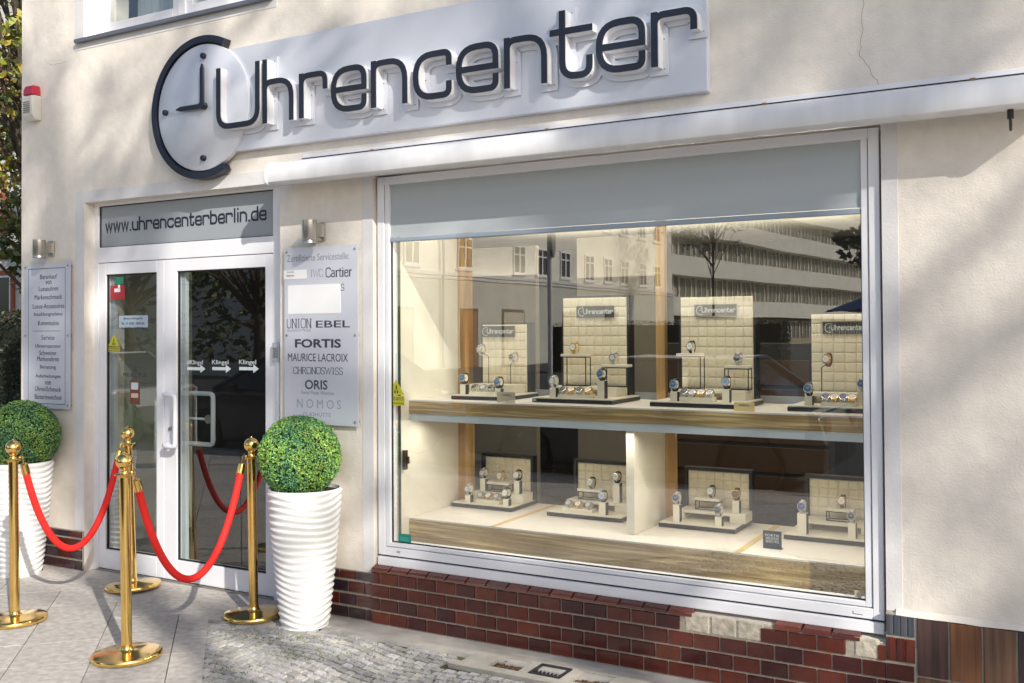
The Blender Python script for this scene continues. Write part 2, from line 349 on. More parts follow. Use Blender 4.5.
# kerb stones as one kerb
g = MB(); x = -60
while x < 60: g.box(x, x+.98, -5.36, -5.2, -.3, .005); x += 1
structure(g.build('kerb', M['granite'], bevel=.01))
def band(x):   # irregular lower line of the poured strip along the wall
    return -.20-.035*math.sin(x*2.1+.4)-.02*math.sin(x*5.3) if x > -3.6 else -.20-(-3.6-x)*.32
def clip(bm, co_, no):
    bmesh.ops.bisect_plane(bm, geom=bm.verts[:]+bm.edges[:]+bm.faces[:], plane_co=co_, plane_no=no, clear_outer=True)
mb = MB(); S = .372; q = math.sqrt(.5)
for i in range(-45, 45):
    for j in range(-45, 45):
        u_, v_ = i*S, j*S
        cx_, cy_ = (u_*q+v_*q)-6.06, (-u_*q+v_*q)-.41
        if cx_ < -14 or cx_ > -2.5 or cy_ > .3 or cy_ < -5.2: continue
        if cx_+cy_ > -4.4: continue
        e = S-.005; cs = [(u_, v_), (u_+e, v_), (u_+e, v_+e), (u_, v_+e)]; k = .50+rnd.uniform(-.05, .04)
        P4 = [((a*q+b*q)-6.06, (-a*q+b*q)-.41) for a, b in cs]; dz = .0035+rnd.uniform(-.0012, .0012)
        mb.add([(a, b, dz) for a, b in P4]+[(a, b, -.02) for a, b in P4], [(0,1,2,3),(0,4,5,1),(1,5,6,2),(2,6,7,3),(3,7,4,0)], (k*1.06, k*.98, k*.89))
o = mb.build('slab_paving', M['grit']); structure(o)
bm = bmesh.new(); bm.from_mesh(o.data); clip(bm, (0, -.408, 0), (0, 1, 0)); clip(bm, (-2.30, -2.362, 0), (1, 1, 0)); bm.to_mesh(o.data); bm.free()
# border course between the slabs and the wall
mb = MB(); x = -14
while x < -3.9:
    l = min(1.02+rnd.uniform(-.02, .02), -3.86-x); k = .50+rnd.uniform(-.03, .03)
    if l < .1: break
    mb.box(x+.002, x+l-.003, -.403, .12, -.02, .001, (k*1.06, k*.98, k*.89)); x += l
structure(mb.build('border_paving', M['grit']))
# poured strip along the wall to the right
mb = MB(); n = 70; vs = []; fs = []
for i in range(n+1):
    x = -3.86+i*(6.9/n); yb = band(x)+.006*rnd.uniform(-1, 1); vs += [(x, .1, .0), (x, yb, .001), (x, yb-.012, -.02)]
for i in range(n):
    a = 3*i; fs += [(a, a+1, a+4, a+3), (a+1, a+2, a+5, a+4)]
structure(mb.add(vs, fs).build('concrete_strip', M['slab']))
# cobbles
mb = MB(); row = 0; y = -.2
while y > -2.6:
    h = .052+rnd.uniform(-.005, .005); x = -5.2
    while x < 1.4:
        l = rnd.uniform(.046, .074); yy = y+.05*math.sin(x*3.1+row*.03)+.03*math.sin(x*7)
        if x+y > -4.72 and yy < band(x)-.005 and not (-2.72 < x < -1.62 and yy > -.40):
            j = lambda a=.005: rnd.uniform(-a, a)
            s_ = .05*math.cos(x*3.1)*3.1*.9; a0 = (x+.004+j(), yy-h+.004+j()); a1 = (x+l-.003+j(), yy-h+.004+j()+l*s_); a2 = (x+l-.003+j(), yy-.003+j()+l*s_); a3 = (x+.004+j(), yy-.003+j())
            z = rnd.uniform(-.002, .001); k = rnd.choice([.40, .46, .50, .54, .58])*rnd.uniform(.85, 1.1); c = (k, k*rnd.uniform(.94, .99), k*rnd.uniform(.86, .97))
            cx_ = (a0[0]+a2[0])/2; cy_ = (a0[1]+a2[1])/2; sh = .90
            top = [(cx_+(p[0]-cx_)*sh, cy_+(p[1]-cy_)*sh, z) for p in (a0, a1, a2, a3)]; bot = [(p[0], p[1], z-.016) for p in (a0, a1, a2, a3)]
            mb.add(top+bot, [(0,1,2,3),(0,4,5,1),(1,5,6,2),(2,6,7,3),(3,7,4,0)], c)
        x += l
    y -= h; row += 1
structure(mb.build('cobble_paving', M['cobble'], smooth=False))
mb = MB().box(-60, -14.0, -5.19, .1, -.1, 0).box(1.4, 60, -5.19, .1, -.1, -.0005).box(-5.2, 1.4, -5.19, -2.62, -.1, -.001)
structure(mb.build('pavement', M['slab']))
# weeds in the joints
mb = MB()
for (wx, wy, n) in [(-3.72, -.52, 60), (-3.35, -.62, 70), (-3.9, -.55, 40), (-3.1, -.5, 35), (-2.95, -.35, 25), (-3.5, -.95, 40), (-2.4, -.55, 20), (-3.55, -.42, 40)]:
    for i in range(n):
        x, y = wx+rnd.gauss(0, .09), wy+rnd.gauss(0, .05); a = rnd.uniform(0, 6.3); l = rnd.uniform(.006, .014); k = rnd.uniform(.6, 1.3)
        mb.add([(x, y, -.006), (x+l*math.cos(a), y+l*math.sin(a), .003), (x+l*math.cos(a+.9), y+l*math.sin(a+.9), .006)], [(0, 1, 2)], (.16*k, .22*k, .03*k))
tag(mb.build('moss', M['leaf']), 'yellow green moss and weeds in the joints of the cobbles beside the planter', 'moss', kind='stuff')

# ================================================================ SHOP BUILDING
shop = thing('shop_building', 'cream plastered shop building with white glazed double door and large watch display window', 'building', (-2, 0, 0))
XL, XR, ZT, YB = -6.55, 3.2, 7.2, 8.5
holes = [(-5.86, -4.091, -.02, 2.505, .075), (-3.40, -.70, .30, 2.49, .07), (-5.87, -4.20, 3.64, 5.3, .12), (-3.0, -1.2, 4.3, 5.9, .12)]
mb = MB(); xs = sorted({XL, XR, *[h[0] for h in holes], *[h[1] for h in holes]}); zs = sorted({-.02, ZT, *[h[2] for h in holes], *[h[3] for h in holes]})
for i in range(len(xs)-1):
    for j in range(len(zs)-1):
        xm, zm = (xs[i]+xs[i+1])/2, (zs[j]+zs[j+1])/2
        if any(h[0] < xm < h[1] and h[2] < zm < h[3] for h in holes): continue
        mb.add([(xs[i],0,zs[j]),(xs[i+1],0,zs[j]),(xs[i+1],0,zs[j+1]),(xs[i],0,zs[j+1])], [(0,1,2,3)])
for x0, x1, z0, z1, d in holes:
    d += .25
    mb.add([(x0,0,z0),(x0,d,z0),(x0,d,z1),(x0,0,z1)], [(0,1,2,3)]); mb.add([(x1,0,z0),(x1,d,z0),(x1,d,z1),(x1,0,z1)], [(3,2,1,0)])
    mb.add([(x0,0,z1),(x1,0,z1),(x1,d,z1),(x0,d,z1)], [(0,1,2,3)]); mb.add([(x0,0,z0),(x1,0,z0),(x1,d,z0),(x0,d,z0)], [(3,2,1,0)])
mb.add([(XL,0,-.02),(XL,YB,-.02),(XL,YB,ZT),(XL,0,ZT)], [(0,1,2,3)]); mb.add([(XR,0,-.02),(XR,YB,-.02),(XR,YB,ZT),(XR,0,ZT)], [(0,1,2,3)])
mb.add([(XL,YB,-.02),(XR,YB,-.02),(XR,YB,ZT),(XL,YB,ZT)], [(0,1,2,3)]); mb.add([(XL,0,ZT),(XR,0,ZT),(XR,YB,ZT),(XL,YB,ZT)], [(0,1,2,3)])
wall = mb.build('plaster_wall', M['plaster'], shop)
# hairline cracks
mb = MB()
def crack(pts, wd):
    P_ = []
    for i in range(len(pts)-1):
        for k in range(6):
            t = k/6; P_.append(Vector((pts[i][0]*(1-t)+pts[i+1][0]*t+rnd.uniform(-.006, .006), pts[i][1]*(1-t)+pts[i+1][1]*t+rnd.uniform(-.006, .006))))
    P_.append(Vector(pts[-1])); ribbon(mb, P_, wd, lambda p, d: (p.x, d, p.y), -.0006, 0)
crack([(-.766, 3.5), (-.766, 3.03), (-.771, 2.88), (-.781, 2.79), (-.74, 2.72), (-.69, 2.63)], .0013)
crack([(-4.67, 2.61), (-4.5, 2.585), (-4.23, 2.545)], .0016); crack([(-6.3, 3.55), (-6.22, 3.5), (-6.05, 3.5)], .0012)
mb.each('crack', mat('crack', (.50, .43, .36), .9), wall)
# white painted bands round the openings
def ring(mb, x0, x1, z0, z1, t, y0, y1, bottom=True, top=True, c=None):
    mb.box(x0, x0+t, y0, y1, z0, z1, c); mb.box(x1-t, x1, y0, y1, z0, z1, c)
    if top: mb.box(x0+t, x1-t, y0, y1, z1-t, z1, c)
    if bottom: mb.box(x0+t, x1-t, y0, y1, z0, z0+t, c)
    return mb
tb = MB(); tb.box(-5.95, -5.86, -.003, 0, .275, 2.585).box(-5.86, -4.07, -.003, 0, 2.505, 2.585)
tb.box(-3.475, -3.40, -.003, 0, .285, 2.49).box(-.70, -.635, -.003, 0, .43, 2.49)
tb.box(-5.96, -5.87, -.003, 0, 3.56, 5.4).box(-5.87, -4.11, -.003, 0, 3.56, 3.605).box(-4.2, -4.11, -.003, 0, 3.605, 5.4)
tb.each('painted_band', M['plaster_white'], shop)
# ---- brick plinths
BC = [(.088, .016, .011), (.104, .019, .012), (.076, .014, .011), (.125, .026, .013), (.056, .012, .013), (.094, .017, .012), (.108, .020, .012)]
BL = [(.045, .022, .030), (.055, .024, .03), (.03, .018, .028), (.07, .028, .03)]
def bricks(x0, x1, rows, y, cols, seed, skip=(), off=0):
    r_ = random.Random(seed); a = MB()
    for k, (za, zb) in enumerate(rows):
        x = x0-.122+(.061 if k % 2 else 0)+off
        while x < x1:
            xa, xb = max(x, x0), min(x+.118, x1)
            if xb-xa > .02 and not any(s_[0] < (xa+xb)/2 < s_[1] and s_[2] == k for s_ in skip):
                c = r_.choice(cols); f = r_.uniform(.72, 1.0); a.brick(xa, xb, za, zb-.006, y, .007, tuple(v*f for v in c))
            x += .124
    return a
rows = [(-.13, -.066), (-.064, .004), (.006, .075), (.077, .148), (.150, .221), (.223, .292)]
pl = MB().box(-3.40, -.583, -.026, -.004, -.2, .292).box(-4.07, -3.40, -.010, -.001, -.2, .272).box(-6.548, -5.86, -.010, -.001, -.2, .268).box(-.583, 3.2, -.020, -.002, -.2, .412)
# returns at the door
plinth = pl.each('mortar_bed', M['mortar'], shop)
bricks(-3.40, -.70, rows, -.0265, BC, 3, skip=[(-1.58, -1.21, 5), (-.83, -.72, 5)]).build('brick_facing', M['brick'], plinth)
bricks(-.70, -.59, rows[:5], -.0265, BC, 9).build('brick_facing', M['brick'], plinth)
bricks(-4.07, -3.405, [(a, b-.004) for a, b in rows[:5]]+[(.223, .275)], -.0105, BL+BC[:2], 5).build('brick_facing', M['brick'], plinth)
bricks(-6.545, -5.865, [(a, b-.004) for a, b in rows[:5]]+[(.223, .270)], -.0105, BL+BC[:1], 6).build('brick_facing', M['brick'], plinth)
# coping tiles: sloping top edge of the plinth under the window
a = MB(); x = -3.40; r_ = random.Random(4)
while x < -.71:
    xb = min(x+.118, -.705); c = r_.choice(BC); f = r_.uniform(.9, 1.5); c = tuple(v*f for v in c)
    if not (-1.6 < x < -1.25 or -.86 < x):
        pr = [(-.0335, .291), (-.031, .301), (-.020, .309), (.02, .322), (.02, .29)]
        a.add([(x+.002, p[0], p[1]) for p in pr]+[(xb-.002, p[0], p[1]) for p in pr], [(0,1,6,5),(1,2,7,6),(2,3,8,7),(0,4,3,2,1),(5,6,7,8,9)], c)
    x += .124
a.each('coping', M['brick'], plinth)
a = MB(); patchm = mat('bare_mortar_patch', (.47, .42, .34), .95, vary=.25, vscale=25, bump=.8, bscale=40)
for x0, x1 in ((-1.582, -1.465), (-1.458, -1.341), (-1.334, -1.215), (-.828, -.725)): a.brick(x0, x1, .222, .305, -.0265, .003, b=.006)
a.each('mortar_patch', patchm, plinth)
MB().box(-3.40, -.70, -.02, .02, .285, .296).build('mortar_bed', patchm, plinth)
# tall tiles to the right
TC = [(.075, .040, .036), (.19, .078, .036), (.15, .082, .050), (.055, .038, .045), (.19, .10, .06), (.09, .05, .045), (.13, .055, .035)]
a = MB(); x = -.577; k = 0; r_ = random.Random(2)
while x < 3.1:
    c = TC[k % 7]; a.brick(x, x+.117, .180, .416, -.0205, .006, c); c = TC[(k*3+2) % 7]; a.brick(x, x+.117, -.08, .174, -.0205, .006, c); x += .124; k += 1
a.build('tall_tile', M['tile'], plinth)
a = MB(); MB().box(-.699, -.584, -.022, -.003, .30, .425).build('mortar_bed', M['mortar'], plinth)
for i in range(4): a.brick(-.697+i*.028, -.671+i*.028, .335, .418, -.0225, .006, (.06, .07, .09) if i % 2 else (.085, .09, .11))
for i in range(3): a.brick(-.697+i*.038, -.661+i*.038, .228, .325, -.0275, .005, BC[i+1])
a.build('tall_tile', M['tile'], plinth)
# rough plaster lip above the tiles
a = MB(); n = 60; vs = []; fs = []
for i in range(n+1):
    x = -.66+i*(3.8/n); z = .418+rnd.uniform(-.002, .003); vs += [(x, -.0265, z), (x, -.023, z+.006), (x, -.0006, z+.022+rnd.uniform(-.004, .004)), (x, -.003, z-.004)]
for i in range(n):
    b_ = 4*i; fs += [(b_, b_+1, b_+5, b_+4), (b_+1, b_+2, b_+6, b_+5), (b_+3, b_, b_+4, b_+7)]
a.add(vs, fs).build('plaster_lip', M['plaster'], plinth, smooth=True)
# ---- shop window
win = MB(); ring(win, -3.385, -.712, .375, 2.478, .045, .018, .12); sw = win.build('window_frame', M['white'], shop, bevel=.003)
s2 = MB(); s2.box(-3.337, -3.335, .021, .05, .4, 2.45)
ss = MB(); ring(ss, -3.332, -.765, .428, 2.425+.0, .0, .01, .1)
ss = MB(); x0, x1, z0, z1 = -3.336, -.761, .424, 2.429+.035
ss.box(x0, x0+.028, .024, .11, z0, z1).box(x1-.028, x1, .024, .11, z0, z1).box(x0+.028, x1-.028, .024, .11, z1-.03, z1).box(x0+.028, x1-.028, .024, .11, z0, z0+.022)
ss.build('window_sash', M['white'], sw, bevel=.003)
gx0, gx1, gz0, gz1 = -3.308, -.789, .446, 2.434
gk = MB(); ring(gk, gx0, gx1, gz0, gz1, .005, .042, .052); gk.build('gasket', M['gasket'], sw)
MB().add([(gx0,.05,gz0),(gx1,.05,gz0),(gx1,.05,gz1),(gx0,.05,gz1)], [(0,1,2,3)]).build('window_pane', M['glass'], sw)
sl = MB().box(-3.385, -.712, .010, .10, .318, .366); sl.build('window_sill', M['white'], sw, bevel=.004)
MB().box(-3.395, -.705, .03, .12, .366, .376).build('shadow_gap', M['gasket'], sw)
MB().box(-3.26, -3.236, .0205, .0178, .395, .405).box(-.84, -.80, .0205, .0178, .388, .3915).box(-.842, -.838, .0205, .0178, .388, .402).each('drain_cap', M['steel'], sw)
# roller blind behind the glass
mb = MB(); n = 16; vs = []; fs = []
for i in range(n+1):
    z = 2.14+(2.433-2.14)*i/n; y = .036+.002*math.sin(i*.9); vs += [(-3.306, y, z), (-.791, y, z)]
for i in range(n): fs.append((2*i, 2*i+1, 2*i+3, 2*i+2))
bl = thing('roller_blind', 'blue grey roller blind drawn down across the top of the display window', 'blind', (-2.05, .036, 2.14))
mb.add(vs, fs).build('blind_fabric', M['blind'], bl, smooth=True)
MB().box(-3.306, -.791, .029, .041, 2.112, 2.138).build('bottom_bar', M['blindhem'], bl, bevel=.006)
# ---- door
YD = .075
df = MB(); df.box(-5.862, -5.815, YD, YD+.08, 0, 2.507).box(-4.217, -4.089, YD-.001, YD+.08, 0, 2.507).box(-5.815, -4.217, YD, YD+.08, 2.484, 2.507).box(-5.815, -4.217, YD, YD+.08, 2.096, 2.200)
door = df.build('door_frame', M['white'], shop, bevel=.003)
MB().box(-5.815, -4.217, YD+.02, YD+.04, 2.20, 2.484).build('transom_panel', M['frosted'], door)
url = 'www.uhrencenterberlin.de'; A = at(105.5, 226, YD+.02); B = at(267.5, 216, YD+.02); mb = MB(); XU = .064
wd_ = {'w': 1.25, '.': .3, 'l': .32, 'i': .32, 't': .78}; tot = sum(wd_.get(c, 1.02)+.14 for c in url); S_ = (B.x-A.x)/tot; x = A.x; lay = 0
for ch in url:
    W = wd_.get(ch, 1.02)
    for g_ in glyph(ch, W, .17):
        lay += 1; ribbon(mb, g_, .105*(1-.04*(lay % 3)), lambda p, d, x=x: (x+p.x*S_, d, 2.302+p.y*XU), YD+.0185-.0003*(lay % 3), YD+.0199)
    x += (W+.14)*S_
mb.build('lettering', M['dark'], door)
gk = MB(); ring(gk, -5.815, -4.217, 2.20, 2.484, .005, YD+.012, YD+.0225); gk.build('gasket', M['gasket'], door)
def leaf(name, x0, x1, a0, a1, g0, g1):
    b = MB(); z0, z1 = .014, 2.092; b.box(x0, a0, YD+.004, YD+.07, z0, z1).box(a1, x1, YD+.004, YD+.07, z0, z1).box(a0, a1, YD+.004, YD+.07, z0, g0).box(a0, a1, YD+.004, YD+.07, g1, z1)
    o = b.build(name, M['white'], shop, bevel=.003)
    k = MB(); ring(k, a0, a1, g0, g1, .008, YD+.016, YD+.03); k.build('gasket', M['gasket'], o)
    MB().add([(a0,YD+.024,g0),(a1,YD+.024,g0),(a1,YD+.024,g1),(a0,YD+.024,g1)], [(0,1,2,3)]).build('door_pane', M['doorglass'], o)
    MB().box(a0+.008, a0+.035, YD+.045, YD+.075, g0, g1).build('inner_bead', M['white'], o)
    return o
dl = leaf('door', -5.812, -5.172, -5.746, -5.244, .146, 2.014)
dr = leaf('door', -5.168, -4.220, -5.056, -4.285, .146, 2.014)
MB().box(-5.82, -4.215, YD-.01, YD+.02, -.01, .012).build('threshold', M['steel'], door)
def pull(y0, sgn, x, x2):
    zt, zb = 1.215, .885; pts = [Vector((x2, y0, zt)), Vector((x2, y0+sgn*.05, zt))]
    pts = [(x2, y0, zt), (x2, y0+sgn*.045, zt), (x2+(x-x2)*.25, y0+sgn*.06, zt+.002), (x-.02*(1 if x > x2 else -1), y0+sgn*.06, zt), (x-.006*(1 if x > x2 else -1), y0+sgn*.06, zt-.006), (x, y0+sgn*.06, zt-.025), (x, y0+sgn*.06, zb+.025), (x-.006*(1 if x > x2 else -1), y0+sgn*.06, zb+.006), (x-.02*(1 if x > x2 else -1), y0+sgn*.06, zb), (x2+(x-x2)*.25, y0+sgn*.06, zb), (x2, y0+sgn*.045, zb), (x2, y0, zb)]
    return MB().tube(pts, .0155, 12)
pull(YD+.004, -1, -5.00, -5.12).build('pull_handle', M['white'], dr, smooth=True)
b = pull(YD+.07, 1, -4.86, -5.10); b.tube([(-5.1, YD+.13, 1.05), (-4.89, YD+.13, 1.05)], .009).build('pull_handle', M['white'], dr, smooth=True)
MB().lathe([(0, -.004), (.028, -.004), (.03, 0), (.03, .01), (0, .01)], 20, (-4.9, YD+.125, 1.05), 'y').build('lock_rosette', M['steel'], dr, smooth=True)
MB().lathe([(0, -.006), (.011, -.006), (.012, 0), (.012, .006)], 16, (-5.11, YD-.002, .99), 'y').build('lock_cylinder', M['steel'], dr, smooth=True)
# door arrows "Klingel"
for i, px in enumerate((187, 212, 239)):
    p = at(px, 362, YD+.02); x = p.x; L_ = .165
    a = MB(); y = YD+.0215; z = at(px, 368.5, YD+.02).z
    a.add([(x, y, z-.010), (x+L_*.72, y, z-.010), (x+L_*.72, y, z-.026), (x+L_, y, z), (x+L_*.72, y, z+.026), (x+L_*.72, y, z+.010), (x, y, z+.010)], [(0,1,2,3,4,5,6)])
    a.build('arrow_decal', M['printwhite'], dr)
    text('lettering', '#Klingel' if i == 0 else 'Klingel', x-.0, x+L_*.86, z+.018, z+.055, y, M['printwhite'], dr)
# ---- upper windows
def upper(x0, x1, z0, z1):
    y = .10; f = MB(); ring(f, x0, x1, z0, z1, .055, y, y+.07); mid = (x0+x1)/2; f.box(mid-.035, mid+.035, y, y+.07, z0+.055, z1-.055)
    o = f.build('upper_window', M['white'], shop, bevel=.004)
    for a0, a1 in ((x0+.057, mid-.037), (mid+.037, x1-.057)):
        s = MB(); ring(s, a0, a1, z0+.057, z1-.057, .055, y+.012, y+.06); s.build('window_sash', M['white'], o, bevel=.004)
        MB().add([(a0+.05,y+.03,z0+.11),(a1-.05,y+.03,z0+.11),(a1-.05,y+.03,z1-.11),(a0+.05,y+.03,z1-.11)], [(0,1,2,3)]).build('window_pane', M['glass'], o)
    MB().box(x0-.06, x1+.06, -.035, y, z0-.035, z0-.012).add([(x0-.06,-.035,z0-.012),(x1+.06,-.035,z0-.012),(x1+.06,y,z0+.004),(x0-.06,y,z0+.004)], [(0,1,2,3)]).build('metal_sill', mat('zinc_sill', (.22, .23, .27), .4, .6), o)
    v = MB()
    for t in (.12, .28, .42, .75): v.box(x0+(x1-x0)*t-.012, x0+(x1-x0)*t+.012, y-.004, y, z0+.008, z0+.02)
    v.each('drain_slot', mat('brown_cap', (.2, .14, .08), .6), o)
    MB().box(x0, x1, .45, .46, z0, z1).build('net_curtain', mat('net_curtain', (.42, .46, .50), .9, vary=.25, vscale=6, aniso=(6, 1, .3)), o)
upper(-5.87, -4.20, 3.64, 5.3); upper(-3.0, -1.2, 4.3, 5.9)
# ---- interior of the shop
ix0, ix1, iy0, iy1, iz = -6.3, 2.9, .34, 5.6, 2.52
MB().add([(ix0,.2,.02),(ix1,.2,.02),(ix1,iy1,.02),(ix0,iy1,.02)], [(0,1,2,3)]).build('interior_floor', M['roomfloor'], shop)
MB().add([(ix0,.33,iz),(ix1,.33,iz),(ix1,iy1,iz),(ix0,iy1,iz)], [(0,1,2,3)]).build('interior_ceiling', M['roomceil'], shop)
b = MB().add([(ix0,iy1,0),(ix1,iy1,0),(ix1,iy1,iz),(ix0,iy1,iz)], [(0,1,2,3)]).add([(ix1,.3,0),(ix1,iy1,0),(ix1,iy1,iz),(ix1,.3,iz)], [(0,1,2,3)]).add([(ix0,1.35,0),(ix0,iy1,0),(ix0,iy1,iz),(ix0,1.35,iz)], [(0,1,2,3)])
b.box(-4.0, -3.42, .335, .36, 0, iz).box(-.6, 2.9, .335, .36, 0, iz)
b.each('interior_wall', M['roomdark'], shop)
MB().box(ix0-.03, ix0, .3, 1.35, 0, iz).build('interior_wall', mat('pale_green_wall', (.50, .54, .48), .7, vary=.08, vscale=2), shop)
MB().box(-3.9, -3.2, 1.55, 1.6, 0.02, 2.2).box(-3.2, -2.55, 2.2, 2.25, .02, 2.3).each('interior_wall', M['roomtaupe'], shop)
# ================================================================ THINGS ON THE FACADE
sg = thing('shop_sign', 'long silver shop sign reading Uhrencenter in raised dark letters with a clock emblem', 'sign', (-3.0, 0, 2.70))
sz0, sz1, sx0, sx1, sy = 2.713, 3.345, -4.62, -1.443, -.045
MB().box(sx0, sx1, sy, -.002, sz0, sz1).build('sign_panel', M['silver'], sg, bevel=.004)
# clock emblem: pale disc and dark arc
CXc, CZc, RO, RI = -4.668, 3.008, .445, .402
e = MB().lathe([(0, -.066), (.385, -.066), (.392, -.062), (.392, -.03), (0, -.03)], 64, (CXc, 0, CZc), 'y')
em = e.build('emblem_disc', M['silver'], sg, smooth=True)
a = MB(); n = 60; q0, q1 = R(64), R(296); ring_p = []
for i in range(n+1):
    q = q0+(q1-q0)*i/n; ring_p.append((math.cos(q), math.sin(q)))
vs = []
for c_, s_ in ring_p: vs += [(CXc+RO*c_, -.075, CZc+RO*s_), (CXc+RI*c_, -.075, CZc+RI*s_), (CXc+RI*c_, -.012, CZc+RI*s_), (CXc+RO*c_, -.012, CZc+RO*s_)]
fs = []
for i in range(n):
    for k in range(4): fs.append((4*i+k, 4*i+(k+1) % 4, 4*i+4+(k+1) % 4, 4*i+4+k))
fs += [(0, 1, 2, 3), (4*n, 4*n+1, 4*n+2, 4*n+3)]
a.add(vs, fs).build('emblem_ring', M['dark'], sg, bevel=.003)
h_ = MB(); h_.box(CXc+.012, CXc+.040, -.098, -.082, CZc-.01, CZc+.235).box(CXc-.165, CXc+.012, -.098, -.082, CZc-.012, CZc+.016)
h_.tube([(CXc+.026, -.09, CZc+.235), (CXc+.026, -.09, CZc+.262)], [.014, .006], 8).tube([(CXc-.165, -.09, CZc+.002), (CXc-.20, -.09, CZc+.002)], [.014, .006], 8)
h_.lathe([(0, -.104), (.022, -.104), (.022, -.064), (0, -.064)], 16, (CXc+.028, 0, CZc+.004), 'y'); h_.build('clock_hand', M['dark'], sg, bevel=.002)
for dx, dz in ((.02, .315), (.02, -.318), (-.315, 0)):
    MB().lathe([(0, -.088), (.015, -.088), (.018, -.084), (.018, -.062), (0, -.062)], 18, (CXc+dx, 0, CZc+dz), 'y').build('hour_stud', M['dark'], sg, smooth=True)
word = [('U', -4.497, -4.146), ('h', -4.121, -3.883), ('r', -3.840, -3.632), ('e', -3.605, -3.357), ('n', -3.324, -3.082), ('c', -3.044, -2.800),
        ('e', -2.772, -2.517), ('n', -2.483, -2.238), ('t', -2.222, -1.992), ('e', -1.974, -1.721), ('r', -1.692, -1.468)]
XH, BZ, ws = .256, 2.838, .128
for k, (ch, x0, x1) in enumerate(word):
    W = (x1-x0)/XH; G = glyph(ch, W, ws); yf = -.115
    root = None
    fr = MB(); sd = MB(); bk = MB()
    for i, g in enumerate(G):
        fn = lambda p, d, x0=x0: (x0+p.x*XH, d, BZ+p.y*XH)
        if len(g) > 3 and ch != 't' and ch != 'U' and ch != 'c': pass
        ribbon(fr, g, ws/2*(1-.04*i), fn, yf-.0006*i, yf+.005)
        ribbon(sd, g, ws/2*(1-.04*i)+.014, fn, yf+.0052-.0006*i, sy-.009)
        def ext(g):
            g = [p.copy() for p in g]; a_, b_ = (g[0]-g[1]).normalized(), (g[-1]-g[-2]).normalized(); g[0] += a_*.11; g[-1] += b_*.11; return g
        ribbon(bk, ext(g), .185-.006*i, fn, sy-.010-.0006*i-.0002*k, sy-.001)
    root = fr.build('letter', M['dark'], sg)
    sd.build('letter_side', M['letterside'], root); bk.build('letter_back', M['plaster_white'] if 0 else M['silver'], root, bevel=.0)
    s_ = MB()
    for g in G:
        for p in (g[0], g[-1], g[len(g)//2]):
            s_.lathe([(0, -.002), (.0025, -.002), (.0025, 0)], 8, (x0+p.x*XH+.028, sy-.0125, BZ+p.y*XH), 'y')
    s_.each('screw', M['gasket'], root)
# small lens of light glass: awning cassette
aw = thing('awning', 'closed white awning cassette running along the wall above the display window', 'awning', (-2, 0, 2.47))
prof = [(0, 2.605), (-.035, 2.607), (-.083, 2.603), (-.084, 2.588), (-.092, 2.588), (-.093, 2.598), (-.165, 2.588), (-.205, 2.570), (-.221, 2.540), (-.224, 2.490), (-.218, 2.470), (-.203, 2.462), (-.10, 2.468), (-.0, 2.486)]
def extr(mb, prof, x0, x1, n=1):
    k = len(prof); vs = []; 
    for i in range(n+1): vs += [(x0+(x1-x0)*i/n, p[0], p[1]) for p in prof]
    fs = [(i*k+j, i*k+(j+1) % k, (i+1)*k+(j+1) % k, (i+1)*k+j) for i in range(n) for j in range(k)]
    fs += [tuple(range(k)), tuple(range(n*k, n*k+k))]; return mb.add(vs, fs)
awm = mat('awning_white', (.80, .80, .82), .38, vary=.06, vscale=3, aniso=(4, 1, 1))
c_ = extr(MB(), prof, -3.985, -.062).build('cassette', awm, aw, smooth=True)
extr(MB(), [(y*1.0-.0, z) for y, z in [(0, 2.612), (-.09, 2.605), (-.170, 2.592), (-.210, 2.574), (-.227, 2.542), (-.230, 2.490), (-.224, 2.466), (-.206, 2.456), (-.1, 2.462), (0, 2.478)]], -4.008, -3.985).build('end_cap', awm, aw, smooth=True, bevel=.004)
extr(MB(), [(y*1.0-.0, z) for y, z in [(0, 2.612), (-.09, 2.605), (-.170, 2.592), (-.210, 2.574), (-.227, 2.542), (-.230, 2.490), (-.224, 2.466), (-.206, 2.456), (-.1, 2.462), (0, 2.478)]], -.062, -.039).build('end_cap', awm, aw, smooth=True, bevel=.004)
MB().box(-3.98, -.065, -.0925, -.0835, 2.594, 2.5995).build('crease_shade', M['gasket'], aw)  # dark strip set in the groove to stand for its shade
MB().box(-3.90, -.06, -.020, 0, 2.609, 2.650).build('wall_rail', M['white'], aw, bevel=.003)
MB().box(-3.90, -.06, -.0215, -.0202, 2.6225, 2.6285).build('crease_shade', M['gasket'], aw)  # dark strip on the rail, drawn as the shadow line of the crease
v = MB()
for x in (-3.4, -2.3, -1.2, -.35): v.box(x, x+.02, -.0245, -.0205, 2.619, 2.632)
v.each('joint_clip', mat('rusty_clip', (.25, .16, .08), .8), aw)
hk = MB().tube([(-.20, -.13, 2.47), (-.20, -.13, 2.43)], .012, 10)
hk.tube([(-.20+.0, -.13+.022*math.sin(t*.52), 2.408+.022*math.cos(t*.52)) for t in range(13)], .005, 8, cap=False)
hk.build('crank_eye', M['blackmetal'], aw, smooth=True)
for z_, y_ in ((2.56, -.06), (2.50, -.17)):
    MB().lathe([(0, -4.0095), (.006, -4.0095), (.007, -4.008), (0, -4.006)], 12, (0, y_, z_), 'x').build('cap_screw', M['steel'], aw)
